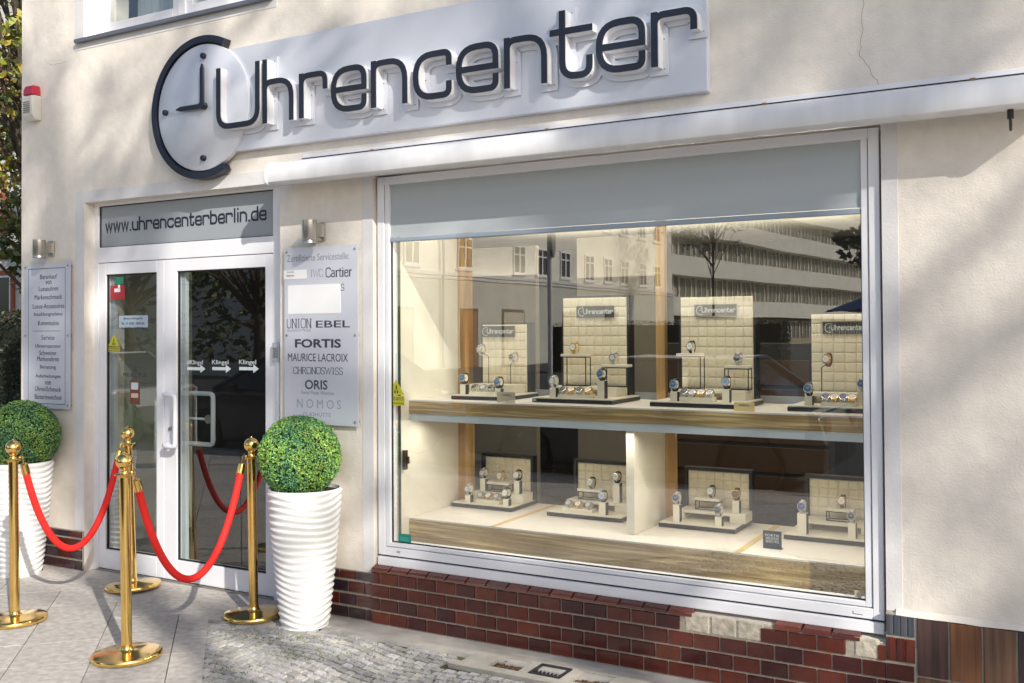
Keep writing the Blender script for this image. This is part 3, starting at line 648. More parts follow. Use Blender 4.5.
# wall lamps
def wall_lamp(x, y, z0, z1, label):
    t = thing('wall_lamp', label, 'lamp', (x, 0, z0), 'steel wall lamps beside the door')
    zc = (z0+z1)/2; r_ = .043
    MB().lathe([(r_-.006, z0+.02), (r_-.003, z0), (r_, z0+.001), (r_, z0+.016), (r_-.001, z0+.0175), (r_, z0+.019), (r_, z1-.001), (r_-.003, z1), (r_-.006, z1-.02)], 40, (x, y, 0)).build('lamp_shade', M['steel'], t, smooth=True)
    MB().disc((x, y, z0+.02), r_-.004, 24, 'z').disc((x, y, z1-.02), r_-.004, 24, 'z').build('lamp_glass', M['paper'], t)
    MB().box(x-.018, x+.018, y+.03, -.012, zc-.025, zc+.05).build('bracket', M['steel'], t, bevel=.003)
    MB().box(x-.03, x+.03, -.014, 0, zc-.045, zc+.062).build('wall_plate', M['steel'], t, bevel=.003)
wall_lamp(-3.772, -.105, 2.118, 2.252, 'cylindrical brushed steel wall lamp above the plaque of watch brand names')
wall_lamp(-6.205, -.10, 2.135, 2.262, 'cylindrical brushed steel wall lamp above the plaque of services by the corner')
# plaques
def standoffs(t, x0, x1, z0, z1, y):
    for x in (x0, x1):
        for z in (z0, (z0+z1)/2, z1):
            MB().lathe([(0, y-.006), (.006, y-.006), (.007, y-.004), (.007, 0), (0, 0)], 14, (x, 0, z), 'y').build('standoff', M['steel'], t, smooth=True)
px0, px1, pz0, pz1, py = -4.032, -3.487, 1.083, 2.108, -.028
pr = thing('brand_plaque', 'tall silver plaque headed Zertifizierte Servicestelle listing watch brands', 'plaque', (-3.76, 0, 1.08))
pp = MB().box(px0, px1, py, py+.005, pz0, pz1).build('plaque_plate', M['plaque'], pr)
standoffs(pr, px0+.02, px1-.02, pz0+.025, pz1-.025, py)
k = py
def pt(px, py_): p = at(px, py_, k); return p.x, p.z
def tx(s, a, b, z0, z1, m=M['print'], fn=text, **kw):
    xa = pt(a, (z0+z1)/2)[0]; xb = pt(b, (z0+z1)/2)[0]; pm = (a+b)/2; fn('lettering', s, xa, xb, pt(pm, z1)[1], pt(pm, z0)[1], k, m, pp, **kw)
tx('Zertifizierte Servicestelle:', 287, 349, 253.5, 260.5, M['printgrey'])
tx('IWC', 310, 323, 269.5, 276.5, M['printgrey'], serif); tx('Cartier', 325.5, 352, 267.5, 276.5, fn=serif, wt=.12)
tx('S', 340.5, 344.5, 284, 290.5, fn=serif); tx('UNION', 286.5, 311.5, 319, 328, fn=serif); tx('GLASHÜTTE/SA', 287, 311, 328.8, 331.5, M['printgrey'])
tx('EBEL', 316, 350, 320.5, 327.5, bold=.01)
tx('FORTIS', 295, 341, 339, 347.8, bold=.03); tx('MAURICE LACROIX', 288, 348, 353.5, 361.5)
tx('CHRONOSWISS', 293, 343, 367.5, 374, fn=serif); tx('ORIS', 305, 327.5, 380, 389.5, bold=.015); tx('Swiss Made Watches', 301.5, 334, 391, 394.5, M['printgrey'])
tx('N O M O S', 297, 341, 399.5, 408.5, mat('thin_ink', (.36, .38, .45), .5)); tx('GLASHÜTTE', 303, 331, 411.5, 416.5, M['printgrey'])
def patch(a, b, t, u, name='white_sticker'):
    xa, xb = pt(a, t)[0], pt(b, t)[0]; za, zb = pt((a+b)/2, u)[1], pt((a+b)/2, t)[1]
    return MB().box(xa, xb, k-.0018, k-.0001, za, zb).build(name, M['paper'], pp)
patch(284, 306.5, 270, 279); patch(288, 340.5, 284.5, 313.5)
tx('Ω', 0, 0, 0, 0) if 0 else None
kk = k; k = kk-.0018; tx('SWISS', 286.8, 294, 271.6, 273, M['printgrey']); tx('MADE IN', 286.5, 294, 275, 276.6, mat('red_ink', (.35, .02, .05), .5)); k = kk
# left plaque
pl_ = thing('service_plaque', 'tall silver plaque listing services from Barankauf to Batteriewechsel at the building corner', 'plaque', (-6.2, 0, 1.08))
lx0, lx1 = at(24, 300, py).x, at(70, 300, py).x
pq = MB().box(lx0, lx1, py, py+.005, 1.092, 2.100).build('plaque_plate', M['plaque'], pl_)
standoffs(pl_, lx0+.02, lx1-.02, 1.12, 2.08, py)
ln = MB(); y = py-.0008
for z in (1.125, 2.068): ln.box(lx0+.05, lx1-.05, y, py, z-.002, z+.002)
for x in (lx0+.05, lx1-.05): ln.box(x-.0015, x+.0015, y, py, 1.127, 2.066)
zl = at(47, 331, py).z; ln.box(lx0+.10, lx1-.10, y, py, zl-.0015, zl+.0015); ln.build('border_line', M['print'], pq)
for s, px, hw, py_ in (('Barankauf', 48.5, 8.5, 276.5), ('von', 48.5, 3, 282.5), ('Luxusuhren', 48.5, 9.8, 288.5), ('Markenschmuck', 48.2, 14, 297), ('Luxus-Accessoires', 48.4, 16, 306), ('Inzahlungnahme', 48.2, 14.5, 314.5), ('Kommission', 48.4, 10.5, 323),
                       ('Service', 48, 6.6, 337.5), ('Uhrenreparatur', 48, 13, 346.5), ('Schweizer', 48, 8.8, 352.8), ('Markenuhren', 48, 11, 358.8), ('Beratung', 48, 8, 367.5), ('Aufarbeitungen', 48, 12.8, 376.5), ('von', 48, 3, 383), ('Uhren/Schmuck', 48, 13.2, 389), ('Batteriewechsel', 48, 13.5, 397)):
    p = at(px, py_, py); hh = .0125 if s in ('von',) else .0165; hw_ = hw*.0107
    text('lettering', s, p.x-hw_, p.x+hw_, p.z-hh, p.z+hh, py, M['print'], pq)
# alarm siren
c_ = at(29, 105, -.06); x = c_.x
si = thing('alarm_siren', 'white alarm siren box with a red beacon on top high at the building corner', 'alarm siren', (x, 0, 3.1))
sp = [(0, 3.12), (-.045, 3.12), (-.075, 3.15), (-.082, 3.285), (-.05, 3.292), (0, 3.292)]
mb = MB(); kq = len(sp); vs = [(x-.058, p[0], p[1]) for p in sp]+[(x+.058, p[0], p[1]) for p in sp]
mb.add(vs, [(i, (i+1) % kq, kq+(i+1) % kq, kq+i) for i in range(kq)]+[tuple(range(kq)), tuple(range(kq, 2*kq))]).build('siren_housing', mat('aged_white_plastic', (.74, .72, .66), .45), si, bevel=.008)
mb = MB(); vs = []
for sc_, z in ((1, 3.294), (.98, 3.33), (.86, 3.358), (.6, 3.368)): vs += [(x-.05*sc_, -.004, z), (x-.05*sc_, -.074*sc_, z), (x+.05*sc_, -.074*sc_, z), (x+.05*sc_, -.004, z)]
fs = [(4*i+j, 4*i+(j+1) % 4, 4*i+4+(j+1) % 4, 4*i+4+j) for i in range(3) for j in range(4)]+[(12, 13, 14, 15), (0, 1, 2, 3)]
mb.add(vs, fs).build('red_beacon', mat('red_plastic', (.50, .01, .04), .2, coat=.5), si, bevel=.006)
g = MB()
for i in range(6): g.box(x-.035, x+.035, -.0835, -.078, 3.17+i*.014, 3.176+i*.014)
g.build('sound_grille', mat('grille_grey', (.3, .29, .27), .6), si)
# intercom keypad with conduit
p0, p1 = at(272.6, 343, -.0), at(279.6, 362, -.0)
kp = thing('door_keypad', 'small grey intercom keypad with white conduit below it on the door frame', 'keypad', ((p0.x+p1.x)/2, .03, p1.z))
xa, xb, za, zb = at(272.6, 350, .05).x, at(279.4, 350, .05).x, 1.437, 1.552
MB().box(xa, xb, .046, .073, za, zb).build('keypad_housing', mat('keypad_grey', (.50, .52, .58), .4, .3), kp, bevel=.003)
b_ = MB()
for i in range(3):
    for j in range(4): b_.box(xa+.010+i*.013, xa+.019+i*.013, .043, .0465, za+.026+j*.016, za+.036+j*.016)
b_.each('button', M['steel'], kp)
MB().tube([((xa+xb)/2+.004, .062, za), ((xa+xb)/2+.004, .062, .05)], .0105, 12).build('conduit', M['paper'], kp, smooth=True)
# stickers
def sticker(name, label, a, b, t, u, y, c, cat='sticker'):
    A, B = at(a, (t+u)/2, y), at(b, (t+u)/2, y); za, zb = at((a+b)/2, u, y).z, at((a+b)/2, t, y).z
    th = thing(name, label, cat, ((A.x+B.x)/2, y, za)); MB().box(A.x, B.x, y-.0012, y-.0002, za, zb, c).build('sticker_face', M['vc'], th); return th, A.x, B.x, za, zb
def warn(label, px, top, mid, bot, hw, y):
    A, B = at(px-hw, mid, y), at(px+hw, mid, y); zt, zm, zb = at(px, top, y).z, at(px, mid, y).z, at(px, bot, y).z; x = (A.x+B.x)/2
    th = thing('warning_sticker', label, 'sticker', (x, y, zb)); Y = (.55, .52, .03)
    MB().add([(A.x, y-.001, zm+.002), (B.x, y-.001, zm+.002), (x, y-.001, zt)], [(0,1,2)], Y).box(A.x, B.x, y-.0012, y-.0002, zb, zm-.004, Y).build('sticker_face', M['vc'], th)
    d = (zt-zm); f = (.03, .03, .01)
    MB().box(x-.012, x-.004, y-.0024, y-.0014, zm+d*.12, zm+d*.3, f).box(x+.005, x+.012, y-.0024, y-.0014, zm+d*.12, zm+d*.3, f).box(x-.003, x+.004, y-.0024, y-.0014, zm+d*.35, zm+d*.62, f).build('pictogram', M['vc'], th)
    text('lettering', 'VIDEO', A.x+.006, B.x-.006, zb+(zm-zb)*.5, zb+(zm-zb)*.8, y-.0014, M['print'], th)
    text('lettering', 'Überwachung', A.x+.004, B.x-.004, zb+(zm-zb)*.1, zb+(zm-zb)*.38, y-.0014, M['print'], th)
warn('yellow triangular video warning sticker low on the left edge of the display window pane', 396.5, 379.5, 395, 405.5, 8, .049)
warn('yellow triangular video warning sticker on the narrow left door pane', 114, 334, 346.5, 352, 5.8, YD+.023)
yg = YD+.023
th, a, b, za, zb = sticker('green_sticker', 'small green sticker at the top of the narrow left door pane', 115.5, 123.5, 277, 284, yg, (.02, .22, .14))
th, a, b, za, zb = sticker('red_sticker', 'red square notice sticker with white symbol high on the narrow left door pane', 110.5, 124.8, 285.5, 299.5, yg, (.38, .03, .04))
MB().box((a+b)/2-.03, (a+b)/2+.028, yg-.0022, yg-.0013, za+.05, za+.075, (.8, .8, .8)).box((a+b)/2+.006, (a+b)/2+.026, yg-.0022, yg-.0013, za+.078, za+.10, (.8, .8, .8)).build('pictogram', M['vc'], th)
th, a, b, za, zb = sticker('opening_notice', 'pale blue printed notice strip on the narrow left door pane', 119, 148, 315.5, 327.5, yg, (.42, .52, .62), 'notice')
for i, s in enumerate(('Bitte klingeln', 'Mo - Fr 10.00 - 18.00 Uhr', 'Sa 10.00 - 14.00 Uhr')): text('lettering', s, a+.03+.02*(i == 0), b-.03-.02*(i == 0), zb-.03-i*.032, zb-.012-i*.032, yg-.0014, M['print'], th)
th, a, b, za, zb = sticker('card_holder', 'small brown framed card holder hanging on the narrow left door pane', 130.2, 139.5, 380.5, 404.5, yg, (.16, .06, .04), 'card holder')
MB().box(a+.012, b-.012, yg-.0022, yg-.0013, za+.10, zb-.014, (.55, .62, .68)).box(a+.012, b-.012, yg-.0022, yg-.0013, za+.045, za+.075, (.6, .45, .38)).build('card', M['vc'], th)
p = at(135, 371, yg); lg = thing('window_decal', 'black logo decal with a small figure above lettering on the left door pane', 'decal', (p.x, yg, p.z-.03))
MB().add([(p.x-.028, yg-.001, p.z-.004), (p.x+.028, yg-.001, p.z-.004), (p.x+.010, yg-.001, p.z+.008), (p.x-.010, yg-.001, p.z+.008)], [(0,1,2,3)]).add([(p.x-.009, yg-.001, p.z+.008), (p.x+.009, yg-.001, p.z+.008), (p.x+.005, yg-.001, p.z+.034), (p.x-.005, yg-.001, p.z+.034)], [(0,1,2,3)]).build('emblem', M['print'], lg)
text('lettering', 'MAUR.CTEUR', p.x-.115, p.x+.115, p.z-.04, p.z-.012, yg, M['print'], lg)
th, a, b, za, zb = sticker('green_sticker', 'green square alarm sticker in the lower left corner of the display window pane', 398.5, 411, 534, 543.8, .049, (.01, .25, .19))
MB().box(a+.012, b-.012, .0465, .0476, za+.012, zb-.016, (.02, .35, .27)).build('pictogram', M['vc'], th)
th, a, b, za, zb = sticker('pale_sticker', 'tiny pale square sticker in the lower right corner of the display window pane', 854.5, 861.5, 590.5, 599, .049, (.45, .42, .32))
MB().box(a+.01, b-.01, .0465, .0476, za+.01, zb-.01, (.25, .23, .16)).build('pictogram', M['vc'], th)
# ================================================================ DISPLAY WINDOW FITTINGS
dc = thing('display_case', 'two level window display fitting with zebra wood fronts and ivory side panels', 'display fitting', (-2.0, .2, .02))
MB().box(-3.34, -.735, .20, .222, .36, .546).build('wood_front', M['wood'], dc, bevel=.002)
MB().box(-3.30, -.735, .222, .95, .535, .5545).box(-3.34, -.735, .2005, .222, .5462, .5545).build('lower_deck', M['deck'], dc)
MB().box(-2.768, -2.735, .2003, .95, .5546, .5562).box(-1.418, -1.385, .2003, .95, .5546, .5562).each('inlay_strip', M['inlay'], dc)
MB().box(-3.315, -.735, .20, .222, 1.148, 1.2165).build('wood_front', M['wood'], dc, bevel=.002)
MB().box(-3.30, -.735, .222, .82, 1.19, 1.2245).box(-3.30, -.735, .2005, .222, 1.2167, 1.2245).build('upper_deck', M['deck'], dc)
MB().box(-3.30, -.735, .212, .222, 1.106, 1.1475).box(-3.30, -.735, .222, .26, 1.106, 1.112).build('light_strip_profile', mat('pale_aluminium', (.64, .70, .74), .4, .2), dc)
MB().box(-3.36, -3.303, .09, .72, .36, 2.5).build('side_panel', M['panelwhite'], dc)
MB().box(-.733, -.69, .125, .85, .36, 2.5).build('side_panel', M['panelwhite'], dc)
MB().box(-2.030, -1.986, .35, .80, .5565, 1.189).build('divider', M['panelwhite'], dc)
for a in ((-3.302, -3.215, .72, .77, .556, 1.19), (-3.302, -3.225, .72, .77, 1.2246, 2.5), (-1.985, -1.93, .80, .84, .556, 1.19), (-2.02, -1.968, .76, .80, 1.2246, 2.5), (-.80, -.735, .80, .85, .556, 2.5)):
    MB().box(*a).build('wood_post', M['woodv'], dc)
MB().box(-3.30, -.735, .80, .82, 1.2246, 1.262).build('rear_rail', mat('grey_rail', (.42, .43, .42), .4), dc)
MB().box(-3.36, -3.345, .045, .09, .4, 2.45, ).build('jamb_liner', M['panelwhite'], dc)
MB().box(-3.302, -3.290, .095, .105, .45, 2.45).build('jamb_gasket', mat('dark_green_seal', (.02, .05, .035), .4), dc)
lk = at(399, 460, .12); MB().box(-3.30, -3.278, .13, .155, lk.z-.055, lk.z+.055).box(-3.278, -3.262, .135, .15, lk.z-.02, lk.z+.02).build('hinge', mat('bronze_fitting', (.12, .09, .05), .35, .8), dc, bevel=.003)
CM, WM = M['cream'], M['creamlight']
def display_board(label, x0, x1, yf, yb, z, pa, pb, ztop, nx, nz, fr, plate=None):
    t = thing('display_board', label, 'display board', ((x0+x1)/2, yf, z), 'quilted display boards in the window')
    MB().box(x0, x1, yf, yb, z+.001, z+.021).build('base', M['black'], t, bevel=.002)
    MB().box(x0+.004, x1-.004, yf+.004, yb-.004, z+.0212, z+.027).build('base_cover', WM, t)
    bk_ = MB().box(pa-fr, pb+fr, yb-.030, yb+(.0 if fr > .014 else .05), z+.021, ztop+fr)
    if fr > .012: ring(bk_, pa-fr, pb+fr, z+.028, ztop+fr, fr-.001, yb-.052, yb-.0301, bottom=False)
    p = bk_.build('back_panel', M['blackmetal'], t)
    q_ = MB(); dx, dz = (pb-pa)/nx, (ztop-z-.028)/nz
    for i in range(nx):
        for j in range(nz): q_.pad(pa+i*dx+.0006, pa+(i+1)*dx-.0003, z+.028+j*dz+.0003, z+.028+(j+1)*dz-.0003, yb-.0302, .007, .0042)
    q_.box(pa+.001, pb-.001, yb-.0318, yb-.0301, z+.029, ztop-.001); q_.build('quilted_cushion', CM, p, smooth=True)
    bx = pb+(fr if fr > .012 else 0); b1 = MB().box(pa, bx, yb-.185, yb-.056, z+.062, z+.078).box(pa, pa+.03, yb-.185, yb-.056, z+.0275, z+.062).box(bx-.085, bx, yb-.185, yb-.056, z+.0275, z+.0618)
    b1.build('riser', WM, t, bevel=.0015)
    if plate:
        a, b, u, v = plate; y = yb-.0425; pl_ = MB().box(a, b, y-.004, y, u, v).build('name_plate', M['black'], t)
        h = v-u; cx = a+h*.55; cz = (u+v)/2; mb = MB(); G = []
        n = 24; pts = [Vector((cx+h*.36*math.cos(R(60)+R(240)*i/n), cz+h*.36*math.sin(R(60)+R(240)*i/n))) for i in range(n+1)]
        ribbon(mb, pts, .0018, lambda p, d: (p.x, d, p.y), y-.005, y-.0041)
        mb.box(cx-.0005, cx+.0012, y-.005, y-.0041, cz, cz+h*.22).box(cx-h*.16, cx-.0006, y-.005, y-.0041, cz-.0005, cz+.001)
        x = cx+h*.12; xh = h*.34; tot = sum((c[2]-c[1]) for c in word)+.4; S_ = (b-.006-x)/tot; kx = 0
        for ch, u0, u1 in word:
            W = (u1-u0)/.256
            for i, g_ in enumerate(glyph(ch, W, .2)):
                ribbon(mb, g_, .13, lambda p, d, x=x, kx=kx: (x+kx*S_+p.x*.256*S_, d, cz-h*.19+p.y*xh*.9), y-.005-.0003*i, y-.0041)
            kx += u1-u0+.04
        mb.build('lettering', mat('plate_print', (.55, .6, .6), .5), pl_)
    return t
names = ['leftmost', 'second', 'third', 'rightmost']
ZL, ZU = .5562, 1.2247
LBd = [(-3.285, -2.865, -3.215, -2.885), (-2.635, -2.17, -2.575, -2.205), (-1.955, -1.535, -1.888, -1.538+.0), (-1.285, -.85, -1.222, -.868)]
for i, (x0, x1, pa, pb) in enumerate(LBd):
    display_board(f'low quilted display board in a dark frame, {names[i]} on the lower deck', x0, x1, .61, .93, ZL, pa, pb, .832, 7, 5, .018)
UB = [(-3.10, -2.74, -3.165+.06, -2.80, 1.652, 7, 8), (-2.575, -2.10, -2.560, -2.165, 1.80, 8, 10), (-1.89, -1.41, -1.848, -1.452, 1.790, 8, 10), (-1.19, -.76, -1.155, -.77, 1.690, 7, 9)]
for i, (x0, x1, pa, pb, zt, nx, nz) in enumerate(UB):
    yb = .72; pz = [(481, 514.5, 326, 337), (576.5, 614, 306, 317.5), (694.5, 736.5, 304.5, 316), (822.5, 866, 321.5, 334)][i]
    A = at(pz[0], pz[3]-5, yb-.045); B = at(pz[1], pz[3]-5, yb-.045); mid = (pz[0]+pz[1])/2
    display_board(f'{"short" if i == 0 else "tall"} quilted display board with black name plate, {names[i]} on the upper deck', x0, x1, .33, yb, ZU, pa, pb, zt, nx, nz, .0118, (A.x, B.x, at(mid, pz[3], yb-.045).z, at(mid, pz[2], yb-.045).z))
# ---- watches, holders
def watch_proto(strap, case, dial, ring_c):
    root = thing('wristwatch', 'x', 'watch'); n = 28; mb = MB()
    pr_ = [(-.009, .0), (-.0095, .0022), (.0095, .0022), (.009, 0)]
    vs = []; fs = []
    for i in range(n):
        q = 2*math.pi*i/n; ry, rz = .024, .033
        for x, d in pr_: vs.append((x*(1-.12*abs(math.sin(q))), .022-(ry+d)*math.cos(q), (rz+d)*math.sin(q)))
    for i in range(n):
        for k in range(4): a, b = i*4+k, i*4+(k+1) % 4; c, d = ((i+1) % n)*4+(k+1) % 4, ((i+1) % n)*4+k; fs.append((a, b, c, d))
    mb.add(vs, fs, strap).build('strap', M['vc'], root, smooth=True)
    cs = MB(); cs.lathe([(0, -.001), (.018, -.001), (.0212, -.003), (.0212, -.008), (.0195, -.0105), (.0175, -.0108), (.0172, -.0098), (0, -.0098)], 28, axis='y', c=case)
    cs.lathe([(0, .0205), (.003, .0205), (.003, .0245), (0, .0245)], 8, (0, -.005, 0), axis='x', c=case)
    for sx in (-1, 1):
        for sz in (-1, 1): cs.box(sx*.010-.002, sx*.010+.002, -.007, -.0005, sz*.0185-.006, sz*.0185+.006, c=case)
    ca_ = cs.build('case', metalvc, root, smooth=True)
    di = MB(); di.disc((0, -.0099, 0), .0168, 28, c=ring_c).disc((0, -.0101, 0), .0145, 28, c=dial)
    hc = (.02, .02, .02) if sum(dial) > 1 else (.85, .85, .85)
    for a, l in ((R(50), .011), (R(-55), .008)):
        s_, c_ = math.sin(a), math.cos(a); wv = .0006
        di.add([(-wv*c_, -.0104, wv*s_), (wv*c_, -.0104, -wv*s_), (l*s_+wv*c_, -.0104, l*c_-wv*s_), (l*s_-wv*c_, -.0104, l*c_+wv*s_)], [(0,1,2,3)], hc)
    for k_ in range(12):
        a = k_*math.pi/6; s_, c_ = math.sin(a), math.cos(a); di.add([(.0118*s_-.0005, -.0103, .0118*c_-.0005), (.0118*s_+.0005, -.0103, .0118*c_-.0005), (.0138*s_+.0005, -.0103, .0138*c_+.0005), (.0138*s_-.0005, -.0103, .0138*c_+.0005)], [(0,1,2,3)], hc)
    for p in [(.005, -.003), (-.005, -.003)]: di.disc((p[0], -.0102, p[1]), .0032, 12, c=tuple(v*.6+.1 for v in dial))
    di.build('dial', M['vc'], ca_)
    return root
metalvc = mat('watch_metal', vcol=True, rough=.22, metal=.9)
ST = {}
BLK, BRN, STL, GLD, WHT, NVY, SIL, GRY = (.015,.014,.014), (.18,.055,.02), (.55,.54,.52), (.72,.45,.15), (.78,.76,.70), (.02,.05,.20), (.60,.60,.60), (.12,.12,.13)
spec = {'dark strap blue dial watch': (BLK, STL, (.03,.14,.36), GRY), 'blue dial steel watch': (STL, STL, NVY, NVY), 'black strap white dial watch': (BLK, STL, WHT, WHT),
        'brown strap gold watch': (BRN, GLD, WHT, WHT), 'black strap pale blue dial watch': (BLK, STL, (.30,.42,.62), SIL), 'silver steel watch': (STL, STL, SIL, GRY),
        'gold coloured watch': (GLD, GLD, WHT, WHT), 'black dial steel watch': (STL, STL, (.02,.02,.025), GRY), 'brown strap brown watch': (BRN, GLD, (.12,.04,.02), BRN)}
WN = 0
def watch(style, where, x, y, z, rz=0, tilt=12):
    global WN
    if style not in ST: w_ = ST[style] = watch_proto(*spec[style])
    else: w_ = copy_tree(ST[style])
    w_.location = (x, y, z); w_.rotation_euler = (R(-tilt), 0, R(rz)); tag(w_, f'{style}, {where}', 'watch', 'watches in the display window'); WN += 1
    return w_
def pillar(px, py, y, zs, style, where, plabel, wid=.036, rz=0):
    p = at(px, py, y); top = p.z-.036
    t = thing('watch_pillar', plabel, 'watch holder', (p.x, y, zs), 'square watch holders in the window'); h = wid/2
    if top-zs > .012:
        MB().box(p.x-h, p.x+h, y, y+wid, zs, top).build('block', WM, t, bevel=.001)
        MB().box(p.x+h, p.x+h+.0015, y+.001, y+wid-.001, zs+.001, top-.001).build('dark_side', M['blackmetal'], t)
    MB().lathe([(0, -.012), (.012, -.012), (.0195, -.012), (.0195, .012), (0, .012)], 20, (p.x, y+.022, p.z), 'x').build('cuff', WM, t, smooth=True)
    MB().box(p.x-.006, p.x+.006, y+.012, y+.030, max(zs, top), p.z-.015).build('neck', M['blackmetal'], t)
    watch(style, where, p.x, y+.001, p.z, rz)
def wire(px0, px1, ptop, y, zs, style, where, wl, wpx=None, dy=.075):
    A, B = at(px0, ptop, y), at(px1, ptop, y); z1 = A.z; t = thing('wire_stand', wl, 'display stand', ((A.x+B.x)/2, y, zs), 'black wire display stands in the window')
    x0, x1 = A.x, B.x; MB().box(x0, x1, y, y+dy, z1-.014, z1).build('top_slab', WM, t, bevel=.0015)
    r_ = .0022; f = MB(); a0, a1, b0, b1 = x0+.006, x1-.006, y+.006, y+dy-.006
    for (u, v) in ((a0, b0), (a1, b0), (a0, b1), (a1, b1)): f.box(u-r_, u+r_, v-r_, v+r_, zs+.0005, z1-.0145)
    for z in (zs+r_+.0005, z1-.018): 
        for v in (b0, b1): f.box(a0+r_, a1-r_, v-r_, v+r_, z-r_, z+r_)
        for u in (a0, a1): f.box(u-r_, u+r_, b0+r_, b1-r_, z-r_, z+r_)
    f.build('wire_frame', M['blackmetal'], t)
    if wpx:
        p = at(wpx, 0, y+.02); x = p.x; z = z1+.038
        MB().lathe([(0, -.012), (.0195, -.012), (.0195, .012), (0, .012)], 20, (x, y+.042, z), 'x').build('cuff', WM, t, smooth=True)
        MB().box(x-.01, x+.01, y+.03, y+.05, z1+.0003, z-.012).build('neck', WM, t)
        watch(style, where, x, y+.021, z, -6)
def row_tray(px0, px1, ptop, y, zs, styles, where, label, dy=.06):
    A, B = at(px0, ptop, y), at(px1, ptop, y); t = thing('cushion_tray', label, 'watch tray', ((A.x+B.x)/2, y, zs), 'cushion trays with lying watches'); zt = A.z-.030
    zt = max(zt, zs+.018); MB().box(A.x, B.x, y, y+dy, zs, zt).build('tray_block', WM, t, bevel=.0015); n = len(styles)
    for i, s in enumerate(styles):
        x = A.x+(B.x-A.x)*(i+.5)/n
        if s: 
            MB().lathe([(0, -.011), (.017, -.010), (.018, .010), (0, .011)], 16, (x, y+.033, zt+.012), 'x').build('cushion', WM, t, smooth=True)
            watch(s, f'{["first", "second", "third", "fourth"][i]} from left {where}', x, y+.018, zt+.022, -4, 50)
zl, zb_ = ZL+.0272, ZL+.0782
def wh(b, lvl): return f'{["leftmost", "second", "third", "rightmost"][b]} {lvl} display board'
L = 'lower'; U = 'upper'
def P_(px, py, y, zs, st, pos, b, lvl, wid=.036, rz=-5):
    pillar(px, py, y, zs, st, f'{pos} holder of the {wh(b, lvl)}', f'square cream watch holder, {pos} on the {wh(b, lvl)}', wid, rz)
P_(467.5, 489, .63, zl, 'silver steel watch', 'front left', 0, L); P_(482.5, 473, .76, zb_, 'silver steel watch', 'rear left', 0, L); P_(516.5, 475, .76, zb_, 'black strap white dial watch', 'rear right', 0, L); P_(505.5, 493, .63, zl, 'black strap white dial watch', 'front right', 0, L)
wire(485.5, 508, 481.5, .775, zb_, 'gold coloured watch', f'on the wire stand of the {wh(0, L)}', f'low black wire stand with cream top on the {wh(0, L)}', 497)
row_tray(475, 499, 494, .66, zl, ['silver steel watch', 'gold coloured watch', 'silver steel watch'], f'on the tray of the {wh(0, L)}', f'long cream cushion tray on the {wh(0, L)}')
P_(616, 477, .76, zb_, 'black strap white dial watch', 'rear right', 1, L, .04); P_(602, 496, .63, zl, 'black strap pale blue dial watch', 'front right', 1, L, .04)
wire(577, 600, 488.5, .775, zb_, 'black strap white dial watch', f'on the wire stand of the {wh(1, L)}', f'low black wire stand with cream top on the {wh(1, L)}', 587)
row_tray(562, 592, 503, .655, zl, ['silver steel watch', 'gold coloured watch', 'silver steel watch'], f'on the tray of the {wh(1, L)}', f'long cream cushion tray on the {wh(1, L)}')
P_(676, 498, .64, zl, 'blue dial steel watch', 'front left', 2, L); P_(718, 510, .63, zl, 'black dial steel watch', 'front right', 2, L, .036); P_(735.5, 494, .76, zb_, 'brown strap brown watch', 'rear right', 2, L)
wire(694, 719, 497.5, .775, zb_, 'black strap white dial watch', f'on the wire stand of the {wh(2, L)}', f'low black wire stand with cream top on the {wh(2, L)}', 706)
P_(801.5, 506.5, .63, zl, 'blue dial steel watch', 'tall front left', 3, L, .045); P_(851.5, 516, .63, zl, 'black dial steel watch', 'front right', 3, L)
wire(825, 850, 508, .775, zb_, 'brown strap gold watch', f'on the wire stand of the {wh(3, L)}', f'low black wire stand with cream top on the {wh(3, L)}', 836)
zu, zv = ZU+.0272, ZU+.0782
P_(462.5, 378, .36, zu, 'dark strap blue dial watch', 'front left', 0, U); P_(497.5, 382, .38, zu, 'dark strap blue dial watch', 'front right', 0, U)
row_tray(469, 494, 387, .37, zu, ['black dial steel watch', 'silver steel watch', 'black dial steel watch'], f'on the tray of the {wh(0, U)}', f'long cream cushion tray on the {wh(0, U)}')
def rod_watch(px, py, rpx, y, zs, st, b, pos):
    p = at(px, py, y); q_ = at(rpx, py, y); t = thing('rod_holder', f'thin black rod watch holder, {pos} side of the {wh(b, U)}', 'watch holder', (q_.x, y, zs))
    MB().tube([(q_.x, y+.03, zs), (q_.x, y+.03, p.z-.045), (p.x, y+.03, p.z-.02)], .0022, 8).build('rod', M['blackmetal'], t)
    MB().lathe([(0, -.012), (.0195, -.012), (.0195, .012), (0, .012)], 20, (p.x, y+.022, p.z), 'x').build('cuff', WM, t, smooth=True)
    watch(st, f'on the {pos} rod of the {wh(b, U)}', p.x, y+.001, p.z, -14)
rod_watch(479.5, 349, 486, .60, zv, 'silver steel watch', 0, 'left'); rod_watch(512, 357, 508, .60, zv, 'black dial steel watch', 0, 'right')
wire(560.5, 586, 354, .56, zv, 'gold coloured watch', f'on the tall wire stand of the {wh(1, U)}', f'tall black wire stand with cream top on the {wh(1, U)}', 571)
wire(600.5, 627, 364.5, .56, zv, 'silver steel watch', f'on the shorter wire stand of the {wh(1, U)}', f'shorter black wire stand with cream top on the {wh(1, U)}', 610)
P_(600.5, 374, .37, zu, 'dark strap blue dial watch', 'front right', 1, U, .042); P_(552.5, 381, .37, zu, 'silver steel watch', 'front left', 1, U, .036)
row_tray(557.5, 591, 390, .375, zu, ['black dial steel watch', 'gold coloured watch', 'black dial steel watch', 'gold coloured watch'], f'on the tray of the {wh(1, U)}', f'long cream cushion tray on the {wh(1, U)}')
